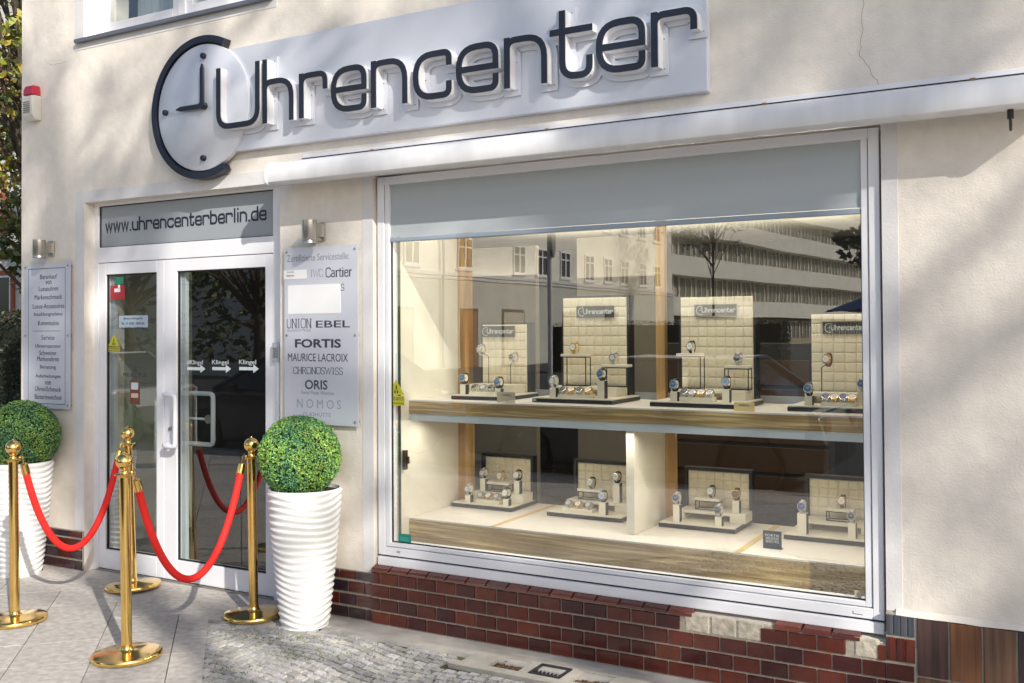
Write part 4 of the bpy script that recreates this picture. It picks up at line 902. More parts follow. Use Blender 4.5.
wire(676, 701, 353.5, .56, zv, 'black strap white dial watch', f'on the tall wire stand of the {wh(2, U)}', f'tall black wire stand with cream top on the {wh(2, U)}', 687)
wire(723, 749, 365.5, .56, zv, 'black dial steel watch', f'on the shorter wire stand of the {wh(2, U)}', f'shorter black wire stand with cream top on the {wh(2, U)}', 734)
P_(673.5, 384.5, .36, zu, 'dark strap blue dial watch', 'front left', 2, U); P_(725.5, 382, .37, zu, 'black strap pale blue dial watch', 'front right', 2, U)
row_tray(679, 713, 391, .365, zu, ['black dial steel watch', 'silver steel watch', 'gold coloured watch', 'silver steel watch'], f'on the tray of the {wh(2, U)}', f'long cream cushion tray on the {wh(2, U)}')
rod_watch(826.5, 359, 820, .60, zv, 'brown strap gold watch', 3, 'left')
P_(808, 388.5, .37, zu, 'dark strap blue dial watch', 'front left', 3, U); P_(861.5, 384, .45, zu, 'blue dial steel watch', 'rear right', 3, U)
row_tray(821, 856, 396, .37, zu, ['blue dial steel watch', 'gold coloured watch', 'blue dial steel watch', 'gold coloured watch'], f'on the tray of the {wh(3, U)}', f'long cream cushion tray on the {wh(3, U)}')
def placard(label, a, b, t, u, y, c, lines, mt, ink):
    A, B = at(a, (t+u)/2, y), at(b, (t+u)/2, y); za, zb = at((a+b)/2, u, y).z, at((a+b)/2, t, y).z
    th = thing('placard', label, 'placard', ((A.x+B.x)/2, y, za)); o = MB().box(A.x, B.x, y, y+.003, za, zb, c).build('card', M['vcm'], th)
    MB().box(A.x, B.x, y+.003, y+.03, za, za+.003, c).build('foot', M['vcm'], th)
    n = len(lines)
    for i, (s, f) in enumerate(lines): text('lettering', s, A.x+(B.x-A.x)*(.5-f/2), A.x+(B.x-A.x)*(.5+f/2), zb-(zb-za)*(.27+.17*i+.05), zb-(zb-za)*(.2+.17*i-.02), y-.0001, ink, th)
placard('navy lettered card on the lower deck between the third and rightmost boards', 763, 781.5, 531, 549, .36, (.015, .03, .06), [('FORTIS', .75), ('SWISS WATCHES', .7), ('SINCE 1912', .7)], M['vcm'], M['printwhite'])
placard('beige card on the upper deck edge below the leftmost tall board', 497, 515, 392, 404.5, .225, (.50, .42, .28), [('UHREN', .5)], M['vcm'], M['print'])
placard('beige card on the upper deck edge below the third upper board', 734, 754.5, 402.5, 414, .225, (.60, .47, .22), [('SCHMUCK', .5)], M['vcm'], M['print'])
def area(name, loc, sx, sy, e, rot=(0, 0, 0), c=(1, .93, .83)):
    l = bpy.data.lights.new(name, 'AREA'); l.shape = 'RECTANGLE'; l.size = sx; l.size_y = sy; l.energy = e; l.color = c
    o = bpy.data.objects.new(name, l); col.objects.link(o); o.location = loc; o.rotation_euler = rot; return o
area('shelf_light', (-2.02, .30, 1.098), 2.4, .04, 12, (R(-18), 0, 0))
area('display_fill', (-2.02, .32, 2.49), 2.4, .06, 34, (R(-12), 0, 0))  # added unseen lamp behind the blind, brightens the upper display
area('ceiling_fill', (-2.2, 2.6, 2.0), 4.5, 2.5, 90, (R(180), 0, 0))  # added upward fill without a fixture, brightens the room ceiling
# dark shop furniture seen dimly through the panes
def cabinet(label, x0, x1, y0, y1, z1, n):
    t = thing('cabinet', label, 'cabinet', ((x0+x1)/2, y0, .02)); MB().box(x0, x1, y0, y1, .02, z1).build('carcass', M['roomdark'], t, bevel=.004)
    s_ = MB()
    for i in range(n): z = .25+(z1-.35)*i/n; s_.box(x0+.04, x1-.04, y0-.012, y0-.001, z, z+(z1-.35)/n-.03)
    s_.each('drawer_front', mat('dark_veneer', (.085, .05, .03), .35), t, bevel=.003)
cabinet('dark wooden cabinet with drawers inside the shop behind the right half of the display', -3.1, -1.6, 3.4, 3.9, 1.5, 5)
cabinet('tall dark wooden cabinet inside the shop behind the door', -6.2, -4.9, 2.6, 3.0, 2.3, 6)
pf = thing('framed_poster', 'framed picture with a blue image standing inside the shop behind the wide door pane', 'picture', (-4.95, 1.3, .9))
ring(MB(), -5.25, -4.90, .98, 1.52, .025, 1.29, 1.32).build('picture_frame', mat('bronze_frame', (.14, .10, .08), .4), pf)
MB().box(-5.225, -4.925, 1.30, 1.31, 1.005, 1.495, (.02, .035, .06)).box(-5.19, -4.96, 1.297, 1.2995, 1.12, 1.3, (.03, .09, .16)).build('picture', M['vcm'], pf)
MB().box(-5.1, -5.05, 1.33, 1.36, .02, 1.3).box(-5.2, -4.95, 1.2, 1.5, .02, .04).build('easel', M['blackmetal'], pf)
# ================================================================ FORECOURT THINGS
# planters and box balls
def planter(x, y, label, blabel, seed, dark=1):
    t = thing('planter', label, 'planter', (x, y, 0), 'tall white wavy planters flanking the door')
    H = .752; prof = []; N = 150
    for i in range(N+1):
        h = H*i/N; u = h/H; prof.append((.132+.073*u**.85, h))
    def wob(r_, h, q):
        ph = h/.0365+.34*math.sin(2*q+seed)+.2*math.sin(3*q+h*9+seed); s_ = ph-math.floor(ph)
        k = ((.5-.5*math.cos(math.pi*s_/.72)) if s_ < .72 else (.5+.5*math.cos(math.pi*(s_-.72)/.28))); return r_-.006+.0088*k*min(1, h/.02)*min(1, (H-h)/.012), h
    prof = [(.12, .0)]+prof+[(.198, H+.003), (.190, H+.001), (.186, H-.03), (0, H-.03)]
    mb = MB(); mb.lathe(prof, 110, (x, y, 0), wob=lambda r_, h, q: wob(r_, h, q) if r_ > .13 and h < H+.0001 and h > .0001 and r_ not in (.186, .190) else (r_, h))
    o = mb.build('pot', M['planter'], t, smooth=True); o.data.polygons.foreach_set('use_smooth', [True]*len(o.data.polygons))
    MB().disc((x, y, H-.02), .187, 40, 'z').build('soil', mat('dark_soil', (.03, .02, .015), .95), t)
    b = thing('box_ball', blabel, 'topiary', (x, y, H), 'clipped box balls in the planters'); r_ = random.Random(seed); C = Vector((x-.035 if x > -5 else x+.02, y, .925)); RB = .224 if x > -5 else .235
    co_ = MB(); n1, n2 = 28, 18; 
    co_.lathe([(max(.0001, (RB-.028)*math.sin(math.pi*i/n2)), -(RB-.028)*math.cos(math.pi*i/n2)) for i in range(n2+1)], n1, tuple(C)); co_.build('core', mat('core_green', (.02, .045, .012), .9), b, smooth=True)
    lf = MB(); fc = Vector((r_.uniform(-1, 1), r_.uniform(-1, 1), r_.uniform(-1, 1)))
    for i in range(15000):
        z = r_.uniform(-1, 1); q = r_.uniform(0, 2*math.pi); s_ = math.sqrt(1-z*z); n_ = Vector((s_*math.cos(q), s_*math.sin(q), z))
        lump = .5*math.sin(n_.x*5+seed)+.5*math.sin(n_.y*6+n_.z*5+seed*2)
        p = C+n_*(RB-.02+.024*r_.random()**.6+.004*lump+(.012*r_.random() if i % 23 == 0 else 0)); t_ = (n_+Vector((r_.gauss(0, .6), r_.gauss(0, .6), r_.gauss(0, .6)))).normalized()
        a = n_.cross(Vector((r_.gauss(0, 1), r_.gauss(0, 1), r_.gauss(0, 1)))).normalized(); a = (a+n_*r_.uniform(-.2, .8)).normalized(); bb = a.cross(t_).normalized()
        l = r_.uniform(.0062, .0098); wd = l*.5; up = a.cross(bb)*l*.12
        hue = r_.random()+.35*lump; k = r_.uniform(.6, 1.35)*dark  # dark lowers the leaf colours of the ball standing in shade
        c = (.31*k, .52*k, .10*k) if hue > .62 else (.18*k, .39*k, .10*k) if hue > .25 else (.08*k, .25*k, .14*k)
        lf.add([p-a*l, p+bb*wd*.9-up, p+a*l, p-bb*wd*.9-up], [(0, 1, 2, 3)], c)
    lf.build('foliage', M['leaf'], b)
planter(-3.715, -.215, 'tall white planter with wavy ridges to the right of the door', 'bright green clipped box ball in the planter right of the door', 3)
planter(-6.19, -.245, 'tall white planter with wavy ridges at the building corner left of the door', 'green clipped box ball, leaf colours darkened for shade, in the planter at the building corner', 8, .75)
# stanchions
def stanchion():
    t = thing('rope_stanchion', 'x', 'stanchion')
    MB().lathe([(0, 0), (.160, 0), (.168, .003), (.170, .010), (.170, .020), (.166, .026), (.150, .030), (.06, .036), (.036, .040), (.031, .046), (.029, .056), (0, .056)], 64).build('base', M['brass'], t, smooth=True)
    MB().lathe([(0, .05), (.0255, .05), (.0255, .895), (0, .895)], 36).build('pole', M['brass'], t, smooth=True)
    MB().lathe([(0, .893), (.030, .893), (.032, .897), (.030, .901), (.047, .904), (.049, .907), (.047, .910), (.020, .912), (.016, .922), (.019, .932), (.014, .938)], 40).build('collar', M['brass'], t, smooth=True)
    MB().lathe([(0.001 if i in (0, 20) else .041*math.sin(math.pi*i/20), .972-.041*math.cos(math.pi*i/20)) for i in range(21)]+[(.008, 1.013), (.006, 1.018), (0, 1.019)], 36).build('ball_finial', M['brass'], t, smooth=True)
    return t
SP = {'A': (-5.178, -.961), 'B': (-4.113, -1.074), 'C': (-5.213, -.124-.04), 'D': (-4.063, -.249)}
SP['C'] = (-5.19, -.15)
lab = {'A': 'polished brass stanchion at the left edge in front of the left planter', 'B': 'polished brass stanchion nearest the camera on the slab paving', 'C': 'polished brass stanchion close to the door in line behind the nearest one', 'D': 'polished brass stanchion beside the right planter'}
LEAN = {'A': 1.2, 'B': 1.2, 'C': 3.0, 'D': 1.1}
P0 = stanchion()
for i, k_ in enumerate('ABCD'):
    o = P0 if i == 0 else copy_tree(P0); o.location = (*SP[k_], .001); tag(o, lab[k_], 'stanchion', 'brass rope stanchions before the door'); o.rotation_euler = (0, R(-LEAN[k_]), 0); o.location.z += .168*math.sin(R(LEAN[k_]))*.6
SPR = 0
def rope(a, b, low, label):
    A, B = Vector((SP[a][0]-.9*math.sin(R(LEAN[a])), SP[a][1], .892)), Vector((SP[b][0]-.9*math.sin(R(LEAN[b])), SP[b][1], .892)); d = (B-A).normalized(); A2, B2 = A+d*.075, B-d*.075; A2.z = B2.z = .845
    mid = (A2+B2)/2; zl_ = at(low[0], low[1], mid.y).z; t = thing('velvet_rope', label, 'rope', (mid.x, mid.y, zl_), 'red velvet ropes between the stanchions')
    pts = []; n = 40; L_ = (B2-A2).length
    import math as m_
    c = 2.7   # catenary steepness
    for i in range(n+1):
        u = i/n*2-1; y = (m_.cosh(c*u)-1)/(m_.cosh(c)-1); f = .62*u*u+.38*y; p = A2.lerp(B2, i/n); p.z = zl_+(A2.z-zl_)*f; pts.append(p)
    MB().tube(pts, .0195, 16).build('rope', M['velvet'], t, smooth=True)
    for e, f, h in ((pts[0], pts[2], A), (pts[-1], pts[-3], B)):
        dr_ = (e-f).normalized(); q0 = e-dr_*.03; q1 = e+dr_*.035
        MB().tube([q0, q0+(q1-q0)*.08, q0+(q1-q0)*.9, q1], [.0215, .023, .021, .012], 16).build('end_cap', M['brass'], t, smooth=True)
        hd = (Vector((h.x, h.y, 0))-Vector((e.x, e.y, 0))).normalized(); k0 = q1; tgt = Vector((h.x, h.y, 0))-hd*.043
        hook = [k0, k0+Vector((0, 0, .012)), Vector((k0.x, k0.y, .915))+hd*.004, Vector((k0.x, k0.y, .926))+hd*.014, Vector((tgt.x, tgt.y, .920)), Vector((tgt.x, tgt.y, .905))+hd*.004, Vector((tgt.x, tgt.y, .894))]
        MB().tube(hook, .0042, 8).build('hook', M['brass'], t, smooth=True)
rope('A', 'C', (62, 546), 'sagging red velvet rope on the left, running from the left edge stanchion to the door')
rope('B', 'D', (188, 578), 'sagging red velvet rope on the right, running from the nearest stanchion to the right planter')
# drain grate frame in the pavement
dgx = thing('drain_frame', 'pale concrete frame with three square openings in the pavement below the brick plinth', 'drain', (-2.17, -.24, 0))
f = MB(); cells = [(-2.475, -2.305), (-2.255, -2.085), (-2.035, -1.865)]; ya, yb = -.325, -.175; xs = [-2.62]+[v for c in cells for v in c]+[-1.70]
f.box(-2.62, -1.70, yb, -.105, -.05, .006).box(-2.66, -1.66, -.385, ya, -.05, .006)
for i in range(0, len(xs), 2): f.box(xs[i], xs[i+1], ya, yb, -.05, .006)
f.build('frame', mat('pale_concrete', (.50, .46, .40), .9, vary=.15, vscale=12, bump=.4, bscale=100), dgx)
for i, (a, b) in enumerate(cells):
    if i == 1:
        g = MB(); g.box(a+.004, b-.004, ya+.004, ya+.016, -.02, .010).box(a+.004, b-.004, yb-.016, yb-.004, -.02, .010).box(a+.004, a+.016, ya+.016, yb-.016, -.02, .010).box(b-.016, b-.004, ya+.016, yb-.016, -.02, .010)
        for k_ in range(6): x = a+.03+k_*.021; g.box(x, x+.006, ya+.016, yb-.016, -.03, -.002)
        g.build('metal_grate', mat('dark_cast_iron', (.09, .09, .10), .4, .7), dgx)
        MB().box(a+.004, b-.004, ya+.004, yb-.004, -.049, -.032).build('pit', M['gasket'], dgx)
    else:
        r_ = random.Random(i+3); g = MB()
        MB().box(a, b, ya, yb, -.049, -.012).build('earth_fill', mat('brown_earth', (.10, .06, .03), .95, vary=.5, vscale=90, bump=1, bscale=120), dgx)
        for k_ in range(170):
            x, y = r_.uniform(a+.006, b-.006), r_.uniform(ya+.006, yb-.006); s_ = r_.uniform(.003, .007); k2 = r_.uniform(.5, 1.5); g.box(x-s_, x+s_, y-s_*.7, y+s_*.7, -.012, -.012+s_, (.16*k2, .09*k2, .04*k2))
        if i == 0: g.add([(a+.03, ya+.09, -.004), (a+.055, ya+.085, .012), (a+.06, ya+.105, .004), (a+.035, ya+.11, -.002)], [(0,1,2,3)], (.6, .42, .3))
        g.build('gravel', M['vcm'], dgx)
# ================================================================ SURROUNDINGS
def leafcloud(mb, r_, C, RX, RZ, n, size, cols):
    for i in range(n):
        while True:
            v = Vector((r_.uniform(-1, 1), r_.uniform(-1, 1), r_.uniform(-1, 1)))
            if v.length < 1: break
        v = v.normalized()*v.length**.5; p = C+Vector((v.x*RX, v.y*RX, v.z*RZ)); a = Vector((r_.gauss(0, 1), r_.gauss(0, 1), r_.gauss(0, .7))).normalized(); b = a.cross(Vector((r_.gauss(0, 1), r_.gauss(0, 1), r_.gauss(0, 1)))).normalized()
        s_ = size*r_.uniform(.6, 1.3); k = r_.uniform(.6, 1.4); c = r_.choice(cols); mb.add([p-a*s_, p+b*s_*.55, p+a*s_, p-b*s_*.55], [(0,1,2,3)], tuple(v*k for v in c))
GR = [(.06, .10, .02), (.10, .13, .02), (.16, .15, .03), (.05, .08, .02)]
DG = [(.02, .05, .015), (.03, .065, .02), (.015, .035, .012)]
def tree(name, label, base, ctr, RX, RZ, clumps, per, size, cols, seed, cl=.9, rt=.16, trunk=True, fill=.62, group=None):
    r_ = random.Random(seed); t = thing(name, label, 'tree', base, group); B = Vector(base); C = Vector(ctr); cr_ = MB(); tr = MB()
    top = C-Vector((0, 0, RZ*.2)); tr.tube([B, B.lerp(top, .5)+Vector((.1, .05, 0)), top], [rt, rt*.75, rt*.5], 10)
    for i in range(clumps):
        while True:
            v = Vector((r_.uniform(-1, 1), r_.uniform(-1, 1), r_.uniform(-1, 1)))
            if .25 < v.length < 1: break
        p = C+Vector((v.x*RX, v.y*RX, v.z*RZ)); leafcloud(cr_, r_, p, cl*r_.uniform(.5, 1.2), cl*r_.uniform(.35, .8), per, size, cols)
        st = B.lerp(top, r_.uniform(.6, 1)); md = st.lerp(p, .5)+Vector((0, 0, .25)); tr.tube([st, md, p], [rt*.32, rt*.18, rt*.06], 6)
    tr.build('trunk', M['bark'], t, smooth=True); cr_.build('crown', M['leaf'], t)
    return t
# the street tree whose shade dapples the facade
tree('street_tree', 'large leafy street tree standing by the road to the right of the shop', (11.2, -8.8, -.16), (11.9, -8.9, 11.9), 4.9, 2.7, 24, 90, .10, GR, 5, cl=.70, rt=.24, group='street trees')
tree('street_tree', 'second leafy street tree standing further right along the road', (16.5, -9.8, -.16), (19.4, -12.0, 14.9), 3.2, 2.8, 17, 95, .10, GR, 9, cl=.75, rt=.22, group='street trees')
tree('street_tree', 'thin leafy street tree standing by the road before the left end of the shop', (6.6, -6.6, -.16), (6.6, -8.3, 12.3), 3.0, 1.9, 15, 80, .10, GR, 15, cl=.62, rt=.14, group='street trees')
tree('background_tree', 'yellow green tree hanging over the gap left of the building corner', (-16.8, 7.4, -.16), (-17.2, 7.2, 7.8), 3.2, 3.6, 74, 130, .085, [(.20, .24, .03), (.34, .30, .05), (.10, .13, .03), (.42, .30, .05)], 21, cl=.8)
tree('background_tree', 'darker tree behind the hedge left of the building corner', (-24, 12.0, -.16), (-24, 12.0, 5.0), 2.4, 2.6, 30, 110, .10, GR, 23, cl=.9)
tree('dark_evergreen', 'dark bushy tree mirrored in the right edge of the display window', (-4.05, -20, -.16), (-4.05, -20, 5.4), 1.15, 3.1, 34, 150, .09, DG, 31, cl=.55, rt=.13)
tree('bare_tree', 'thin branched tree mirrored before the banded apartment block in the display window', (-20.5, -58, -.16), (-20.3, -58, 8.4), 2.6, 2.6, 30, 130, .07, [(.12,.13,.09),(.16,.16,.10)], 33, cl=.9, rt=.09)
tree('dark_evergreen', 'broad dark tree across the road mirrored in the wide door pane', (-17.5, -13.5, -.16), (-17.5, -13.5, 3.6), 3.0, 3.6, 26, 100, .13, DG+GR, 41, cl=1.0, rt=.2)
tree('dark_evergreen', 'second broad dark tree across the road mirrored beyond the first in the door', (-24.0, -15.0, -.16), (-24.0, -15.0, 3.6), 3.4, 3.8, 26, 100, .14, DG+GR, 43, cl=1.1, rt=.2)
def hedge(label, x0, x1, y0, y1, z1, seed):
    r_ = random.Random(seed); t = thing('hedge', label, 'hedge', ((x0+x1)/2, y0, -.16)); MB().box(x0+.12, x1-.12, y0+.12, y1-.12, -.16, z1-.12).build('core', mat('hedge_core', (.008, .014, .006), .9), t); l = MB()
    for i in range(9000):
        f = r_.choice('fftls'); x, y, z = r_.uniform(x0, x1), r_.uniform(y0, y1), r_.uniform(-.1, z1)
        if f == 'f': y = y0+r_.uniform(0, .15)
        elif f == 't': z = z1+r_.uniform(-.15, .06)
        elif f == 's': x = x1-r_.uniform(0, .15)
        else: y = y1-r_.uniform(0, .15)
        leafcloud(l, r_, Vector((x, y, z)), .03, .03, 1, .035, [(.035, .035, .012), (.02, .035, .012), (.05, .04, .02), (.015, .02, .01)])
    l.build('foliage', M['leaf'], t)
hedge('tall dark hedge behind the left planter beyond the building corner', -17.5, -13.0, 5.6, 6.9, 1.95, 3)
hedge('low green hedge mirrored across the road in the display window', -19.5, -9.5, -34.2, -33.0, 1.9, 4)
# townhouse beyond the hedge
th = thing('townhouse', 'white townhouse with red brick bands beyond the hedge left of the shop', 'building', (-30, 14, -.16))
w_ = MB().box(-44, -17, 14, 24, -.16, 13); tw = w_.build('wall', mat('house_white', (.62, .60, .56), .8, vary=.1, vscale=2), th)
RB_ = (.36, .11, .06); b_ = MB(); x = -43.2; dpa = mat('dark_pane', (.02, .025, .03), .08)
while x < -18:
    for z in (4.7, 8.0):
        b_.box(x-.25, x+1.45, 13.955, 14.0, z+1.55, z+1.8, RB_).box(x-.28, x, 13.955, 14.0, z-.1, z+1.55, RB_).box(x+1.2, x+1.48, 13.955, 14.0, z-.1, z+1.55, RB_)
        if -32 < x:
            f_ = ring(MB(), x, x+1.2, z, z+1.5, .09, 13.93, 13.99).box(x+.56, x+.64, 13.93, 13.99, z+.09, z+1.41).box(x+.09, x+.56, 13.93, 13.99, z+.9, z+.98).box(x+.64, x+1.11, 13.93, 13.99, z+.9, z+.98).build('window', M['white'], th)
            MB().box(x+.01, x+1.19, 13.96, 13.985, z+.01, z+1.49).build('pane', dpa, f_)
    ring(b_, x-.2, x+1.9, 1.9, 3.5, .14, 13.92, 14.0, c=RB_)
    if -32 < x:
        f_ = ring(MB(), x-.05, x+1.75, 2.05, 3.35, .06, 13.93, 13.955).box(x+.8, x+.88, 13.93, 13.955, 2.11, 3.29).build('window', M['white'], th)
        MB().box(x-.05, x+1.75, 13.96, 13.985, 2.05, 3.35).build('pane', dpa, f_)
    x += 2.75
for z in (1.55, 3.85, 7.1): b_.box(-44, -17, 13.94, 13.998, z, z+.28, RB_)
b_.build('brick_band', M['vcm'], th)
# parking rail/ fence in front of house
# apartment house along the side street (seen mirrored)
ap = thing('apartment_house', 'pale apartment house with cornice and white windows mirrored in the left display window half', 'building', (-25, -44, -.16))
aw_ = MB().box(-37, -25, -63, -24, -.16, 12.5).build('wall', M['opp'], ap)
MB().box(-25, -24.84, -63, -24, 4.14, 4.30).box(-25, -24.9, -63, -24, 3.98, 4.14).box(-25, -24.6, -63, -24, 12.3, 12.7).build('cornice', M['plaster_white'], ap)
MB().box(-25, -24.97, -63, -24, -.16, 3.98).build('ground_storey', mat('greyish_render', (.60, .60, .53), .85, vary=.08, vscale=1), ap)
def fwin(par, y, z, wd, h, X, pane, bars=True):
    f = MB(); t = .09; x0, x1 = X+.0, X+.06
    f.box(x0, x1, y-wd/2, y-wd/2+t, z, z+h).box(x0, x1, y+wd/2-t, y+wd/2, z, z+h).box(x0, x1, y-wd/2+t, y+wd/2-t, z, z+t).box(x0, x1, y-wd/2+t, y+wd/2-t, z+h-t, z+h)
    if bars: f.box(x0, x1, y-.06, y+.06, z+t, z+h-t).box(x0, x1, y-wd/2+t, y-.06, z+h*.66, z+h*.66+.07).box(x0, x1, y+.06, y+wd/2-t, z+h*.66, z+h*.66+.07)
    f.box(x0, x1+.06, y-wd/2-.1, y+wd/2+.1, z-.09, z-.001)
    o = f.build('window', M['paper'], par); MB().box(X+.005, X+.03, y-wd/2+.01, y+wd/2-.01, z+.01, z+h-.01).build('pane', pane, o); return o
dkp = mat('mirror_dark_pane', (.03, .04, .045), .1)
for y in (-26.6, -30.7, -35.0, -40.4, -42.9, -45.6, -48.9, -51.6, -54.2, -57.2, -60):
    for z in (4.5, 7.6): fwin(ap, y, z, 1.25, 1.5, -25, dkp)
for y, wd, c in ((-35.4, 1.5, (.32, .13, .05)), (-39.6, 2.3, (.55, .5, .42)), (-46, 1.5, (.10, .06, .04)), (-52, 2.0, (.12, .10, .09)), (-30.2, 1.1, (.30, .26, .2))):
    d_ = MB(); d_.box(-24.969, -24.93, y-wd/2, y+wd/2, -.16, 2.65, (.10, .05, .03)).box(-24.929, -24.90, y-wd/2+.12, y+wd/2-.12, -.1, 2.5, c); d_.build('street_door', M['vcm'], ap)
dpn = MB().tube([(-24.85, -33.0, -.1), (-24.85, -33.0, 12)], .06, 8); dpn.build('downpipe', mat('zinc_pipe', (.3, .31, .33), .5, .5), ap)
# banded apartment block further away
bk = thing('banded_apartment_block', 'modern apartment block with white balcony bands mirrored in the right display window half', 'building', (-27, -98, -.16))
A_, B_ = Vector((-30.6, -66)), Vector((-22.5, -134)); dv = (B_-A_).normalized(); nn_ = Vector((-dv.y, dv.x))
if nn_.x < 0: nn_ = -nn_
def slab(mb, a, b, off0, off1, z0, z1, c=None):
    p = [A_+dv*a+nn_*off0, A_+dv*b+nn_*off0, A_+dv*b+nn_*off1, A_+dv*a+nn_*off1]
    mb.add([(q_.x, q_.y, z0) for q_ in p]+[(q_.x, q_.y, z1) for q_ in p], [(0,3,2,1),(4,5,6,7),(0,1,5,4),(1,2,6,5),(2,3,7,6),(3,0,4,7)], c)
LN = (B_-A_).length; mb = MB(); slab(mb, 0, LN, -10, -.2, -.16, 17.3); mb.build('wall', mat('ochre_wall', (.42, .36, .24), .8, vary=.1, vscale=1), bk)
mb = MB()
for z in (2.75, 6.2, 9.65, 13.1, 16.4): slab(mb, 0, LN, -.19, 1.1, z, z+1.6)
mb.build('balcony_band', M['opp'], bk)
a = .6; bkp = mat('curtained_pane', (.20, .19, .14), .3)
while a < LN-2:
    for z in (.6, 4.35, 7.8, 11.25):
        f_ = MB(); slab(f_, a, a+.12, -.19, -.05, z, z+1.84); slab(f_, a+2.3, a+2.42, -.19, -.05, z, z+1.84); slab(f_, a+1.15, a+1.23, -.19, -.05, z, z+1.84); slab(f_, a+.12, a+2.3, -.19, -.06, z+1.74, z+1.84)
        f_ = f_.build('window', M['paper'], bk); pnn = MB(); slab(pnn, a+.13, a+2.29, -.19, -.12, z, z+1.73); pnn.build('pane', bkp, f_)
    a += 3.3
# row of houses straight across the road (behind the camera)
ac = thing('street_block', 'ochre rendered house across the road mirrored low in the door panes', 'building', (-44, -30, -.16))
MB().box(-62, -38, -46, -32, -.16, 9).build('wall', M['opp'], ac)
# blue parasols
def parasol(x, y, zt, r_, label):
    t = thing('blue_parasol', label, 'parasol', (x, y, -.16), 'blue parasols across the pavement'); N = 8; mb = MB(); ribs = []
    vs = [(x, y, zt)]; fs = []
    for ring_, (rr_, dz) in enumerate(((.5, .13), (1, .33))):
        for i in range(N*2):
            q = math.pi*i/N; sag = .04*ring_ if i % 2 else 0; vs.append((x+rr_*r_*math.cos(q)*(1-.04*(i % 2)*ring_), y+rr_*r_*math.sin(q)*(1-.04*(i % 2)*ring_), zt-dz*r_-sag*0+(.03 if i % 2 else 0)*ring_))
    M2 = N*2
    for i in range(M2): fs.append((0, 1+i, 1+(i+1) % M2)); fs.append((1+i, 1+M2+i, 1+M2+(i+1) % M2, 1+(i+1) % M2))
    mb.add(vs, fs).build('canopy', mat('blue_canvas', (.03, .07, .24), .8), t)
    MB().tube([(x, y, -.16), (x, y, zt)], .025, 10).build('pole', M['steel'], t); MB().lathe([(0, -.16), (.28, -.16), (.28, -.09), (.05, -.05), (0, -.05)], 24, (x, y, 0)).build('base', M['blackmetal'], t)
parasol(-2.3, -12.2, 2.30, 1.25, 'blue parasol mirrored in the lower right of the upper display')
# sign post by the kerb
sp_ = thing('sign_post', 'pale street sign post with a round sign turned edgewise mirrored in the display window', 'street sign', (-5.75, -6.3, -.16))
MB().tube([(-5.6, -6.3, -.16), (-5.6, -6.3, 3.35)], .03, 12).build('post', mat('pale_post', (.72, .72, .70), .4), sp_, smooth=True)
sd_ = MB().lathe([(0, -.01), (.24, -.01), (.25, 0), (.24, .01), (0, .01)], 32, (0, 0, 0), 'y'); q_ = R(68)
sd_.v = [(-5.6+v[0]*math.cos(q_)-(v[1]-.045)*math.sin(q_), -6.3+v[0]*math.sin(q_)+(v[1]-.045)*math.cos(q_), 2.75+v[2]) for v in sd_.v]
sd_.build('sign_disc', mat('sign_back_grey', (.30, .31, .31), .5, .4), sp_)
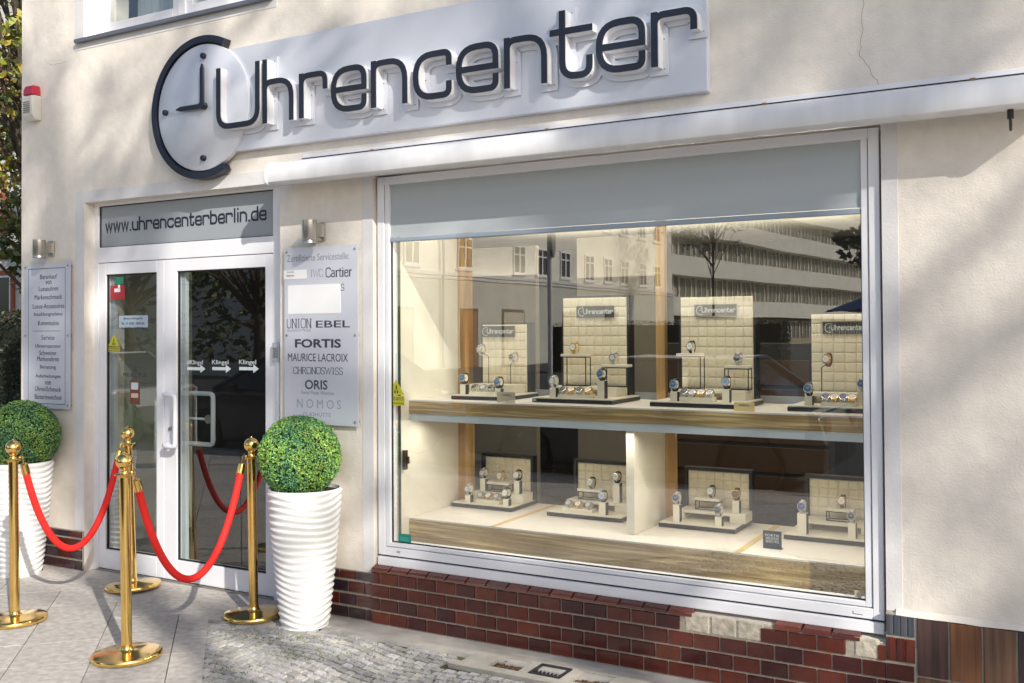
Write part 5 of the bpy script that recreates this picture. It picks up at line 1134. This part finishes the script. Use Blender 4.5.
# parked cars along the kerb
def car(label, x, y, c, rot=0, first=[None]):
    t = thing('parked_car', label, 'car', (x, y, -.16), 'cars parked along the kerb'); paint = mat('car_paint', c, .25, .3, coat=.8)
    L0 = [(-2.15, .30), (-2.2, .62), (-2.12, .86), (-1.2, .93), (-.98, .96), (1.35, .96), (2.05, .90), (2.12, .60), (2.08, .30), (1.72, .24), (1.66, .5), (1.45, .64), (1.22, .64), (1.02, .5), (.96, .22), (-.98, .22), (-1.04, .5), (-1.25, .64), (-1.48, .64), (-1.68, .5), (-1.74, .24)]
    mb = MB(); n = len(L0); vs = []
    for s_, ins in ((-.88, .04), (-.80, -.0), (.80, -.0), (.88, .04)): vs += [(px, s_, pz-(ins if pz > .8 else 0)) for px, pz in L0]
    fs = [(i, (i+1) % n, n*(k+1)+(i+1) % n-0 if 0 else (k+1)*n+(i+1) % n, (k+1)*n+i) for k in range(0) for i in range(n)]
    for k in range(3):
        for i in range(n): fs.append((k*n+i, k*n+(i+1) % n, (k+1)*n+(i+1) % n, (k+1)*n+i))
    fs += [tuple(range(n)), tuple(range(3*n, 4*n))]; mb.add(vs, fs); 
    def put(mb, name, m_, par, **kw):
        mb.v = [(x+v[0], y+v[1], -.16+v[2]) for v in mb.v]; return mb.build(name, m_, par, **kw)
    body = put(mb, 'body', paint, t, bevel=.03)
    rf = MB(); lo = [(-1.25, .93), (-.35, 1.40), (1.05, 1.43), (1.75, .95)]; m2 = MB()
    vs = [(p[0], s_*(.80 if p[1] < 1.2 else .60), p[1]) for s_ in (-1, 1) for p in lo]; m2.add(vs, [(0,1,5,4),(1,2,6,5),(2,3,7,6),(0,3,2,1),(4,5,6,7)])
    put(m2, 'window', dkp, t, bevel=.02); put(rf.box(-.42, 1.12, -.60, .60, 1.405, 1.455), 'roof', paint, t, bevel=.03)
    pl2 = MB()
    for s_ in (-1, 1):
        for px in (-.05, .62): pl2.tube([(px, s_*.808, .95), (px+.05, s_*.615, 1.42)], .03, 6)
        pl2.tube([(-1.22, s_*.80, .95), (-.36, s_*.61, 1.42)], .035, 6).tube([(1.72, s_*.80, .96), (1.08, s_*.61, 1.43)], .05, 6)
    put(pl2, 'pillar', paint, t)
    for wx in (-1.36, 1.34):
        for s_ in (-1, 1):
            w_ = put(MB().lathe([(.20, -.1), (.31, -.1), (.325, -.07), (.325, .07), (.31, .1), (.20, .1)], 28, (wx, s_*.78, .325), 'y'), 'wheel', M['gasket'], t, smooth=True)
            rm = MB().lathe([(0, 0), (.04, -.02), (.2, -.01), (.205, .05), (0, .05)] if s_ < 0 else [(0, 0), (.04, .02), (.2, .01), (.205, -.05), (0, -.05)], 20, (wx, s_*.86, .325), 'y'); put(rm, 'rim', M['blackmetal'], w_, smooth=True)
    for s_ in (-1, 1):
        put(MB().box(-2.19, -2.10, s_*.62-.16, s_*.62+.16, .66, .80), 'headlight', M['paper'], t, bevel=.02); put(MB().box(2.03, 2.11, s_*.66-.12, s_*.66+.12, .68, .86), 'tail_light', mat('tail_red', (.10, .005, .005), .3), t, bevel=.02)
        put(MB().box(-.82, -.68, s_*.92-.06, s_*.92+.06, .94, 1.05), 'mirror', paint, t, bevel=.02)
car('dark blue parked car by the kerb behind the left half of the mirrored street', -9.6, -6.5, (.015, .02, .05)); car('black parked car by the kerb in the middle of the mirrored street', -4.3, -6.6, (.012, .012, .014)); car('silver grey parked car further left by the kerb', -15.0, -6.5, (.25, .26, .28))
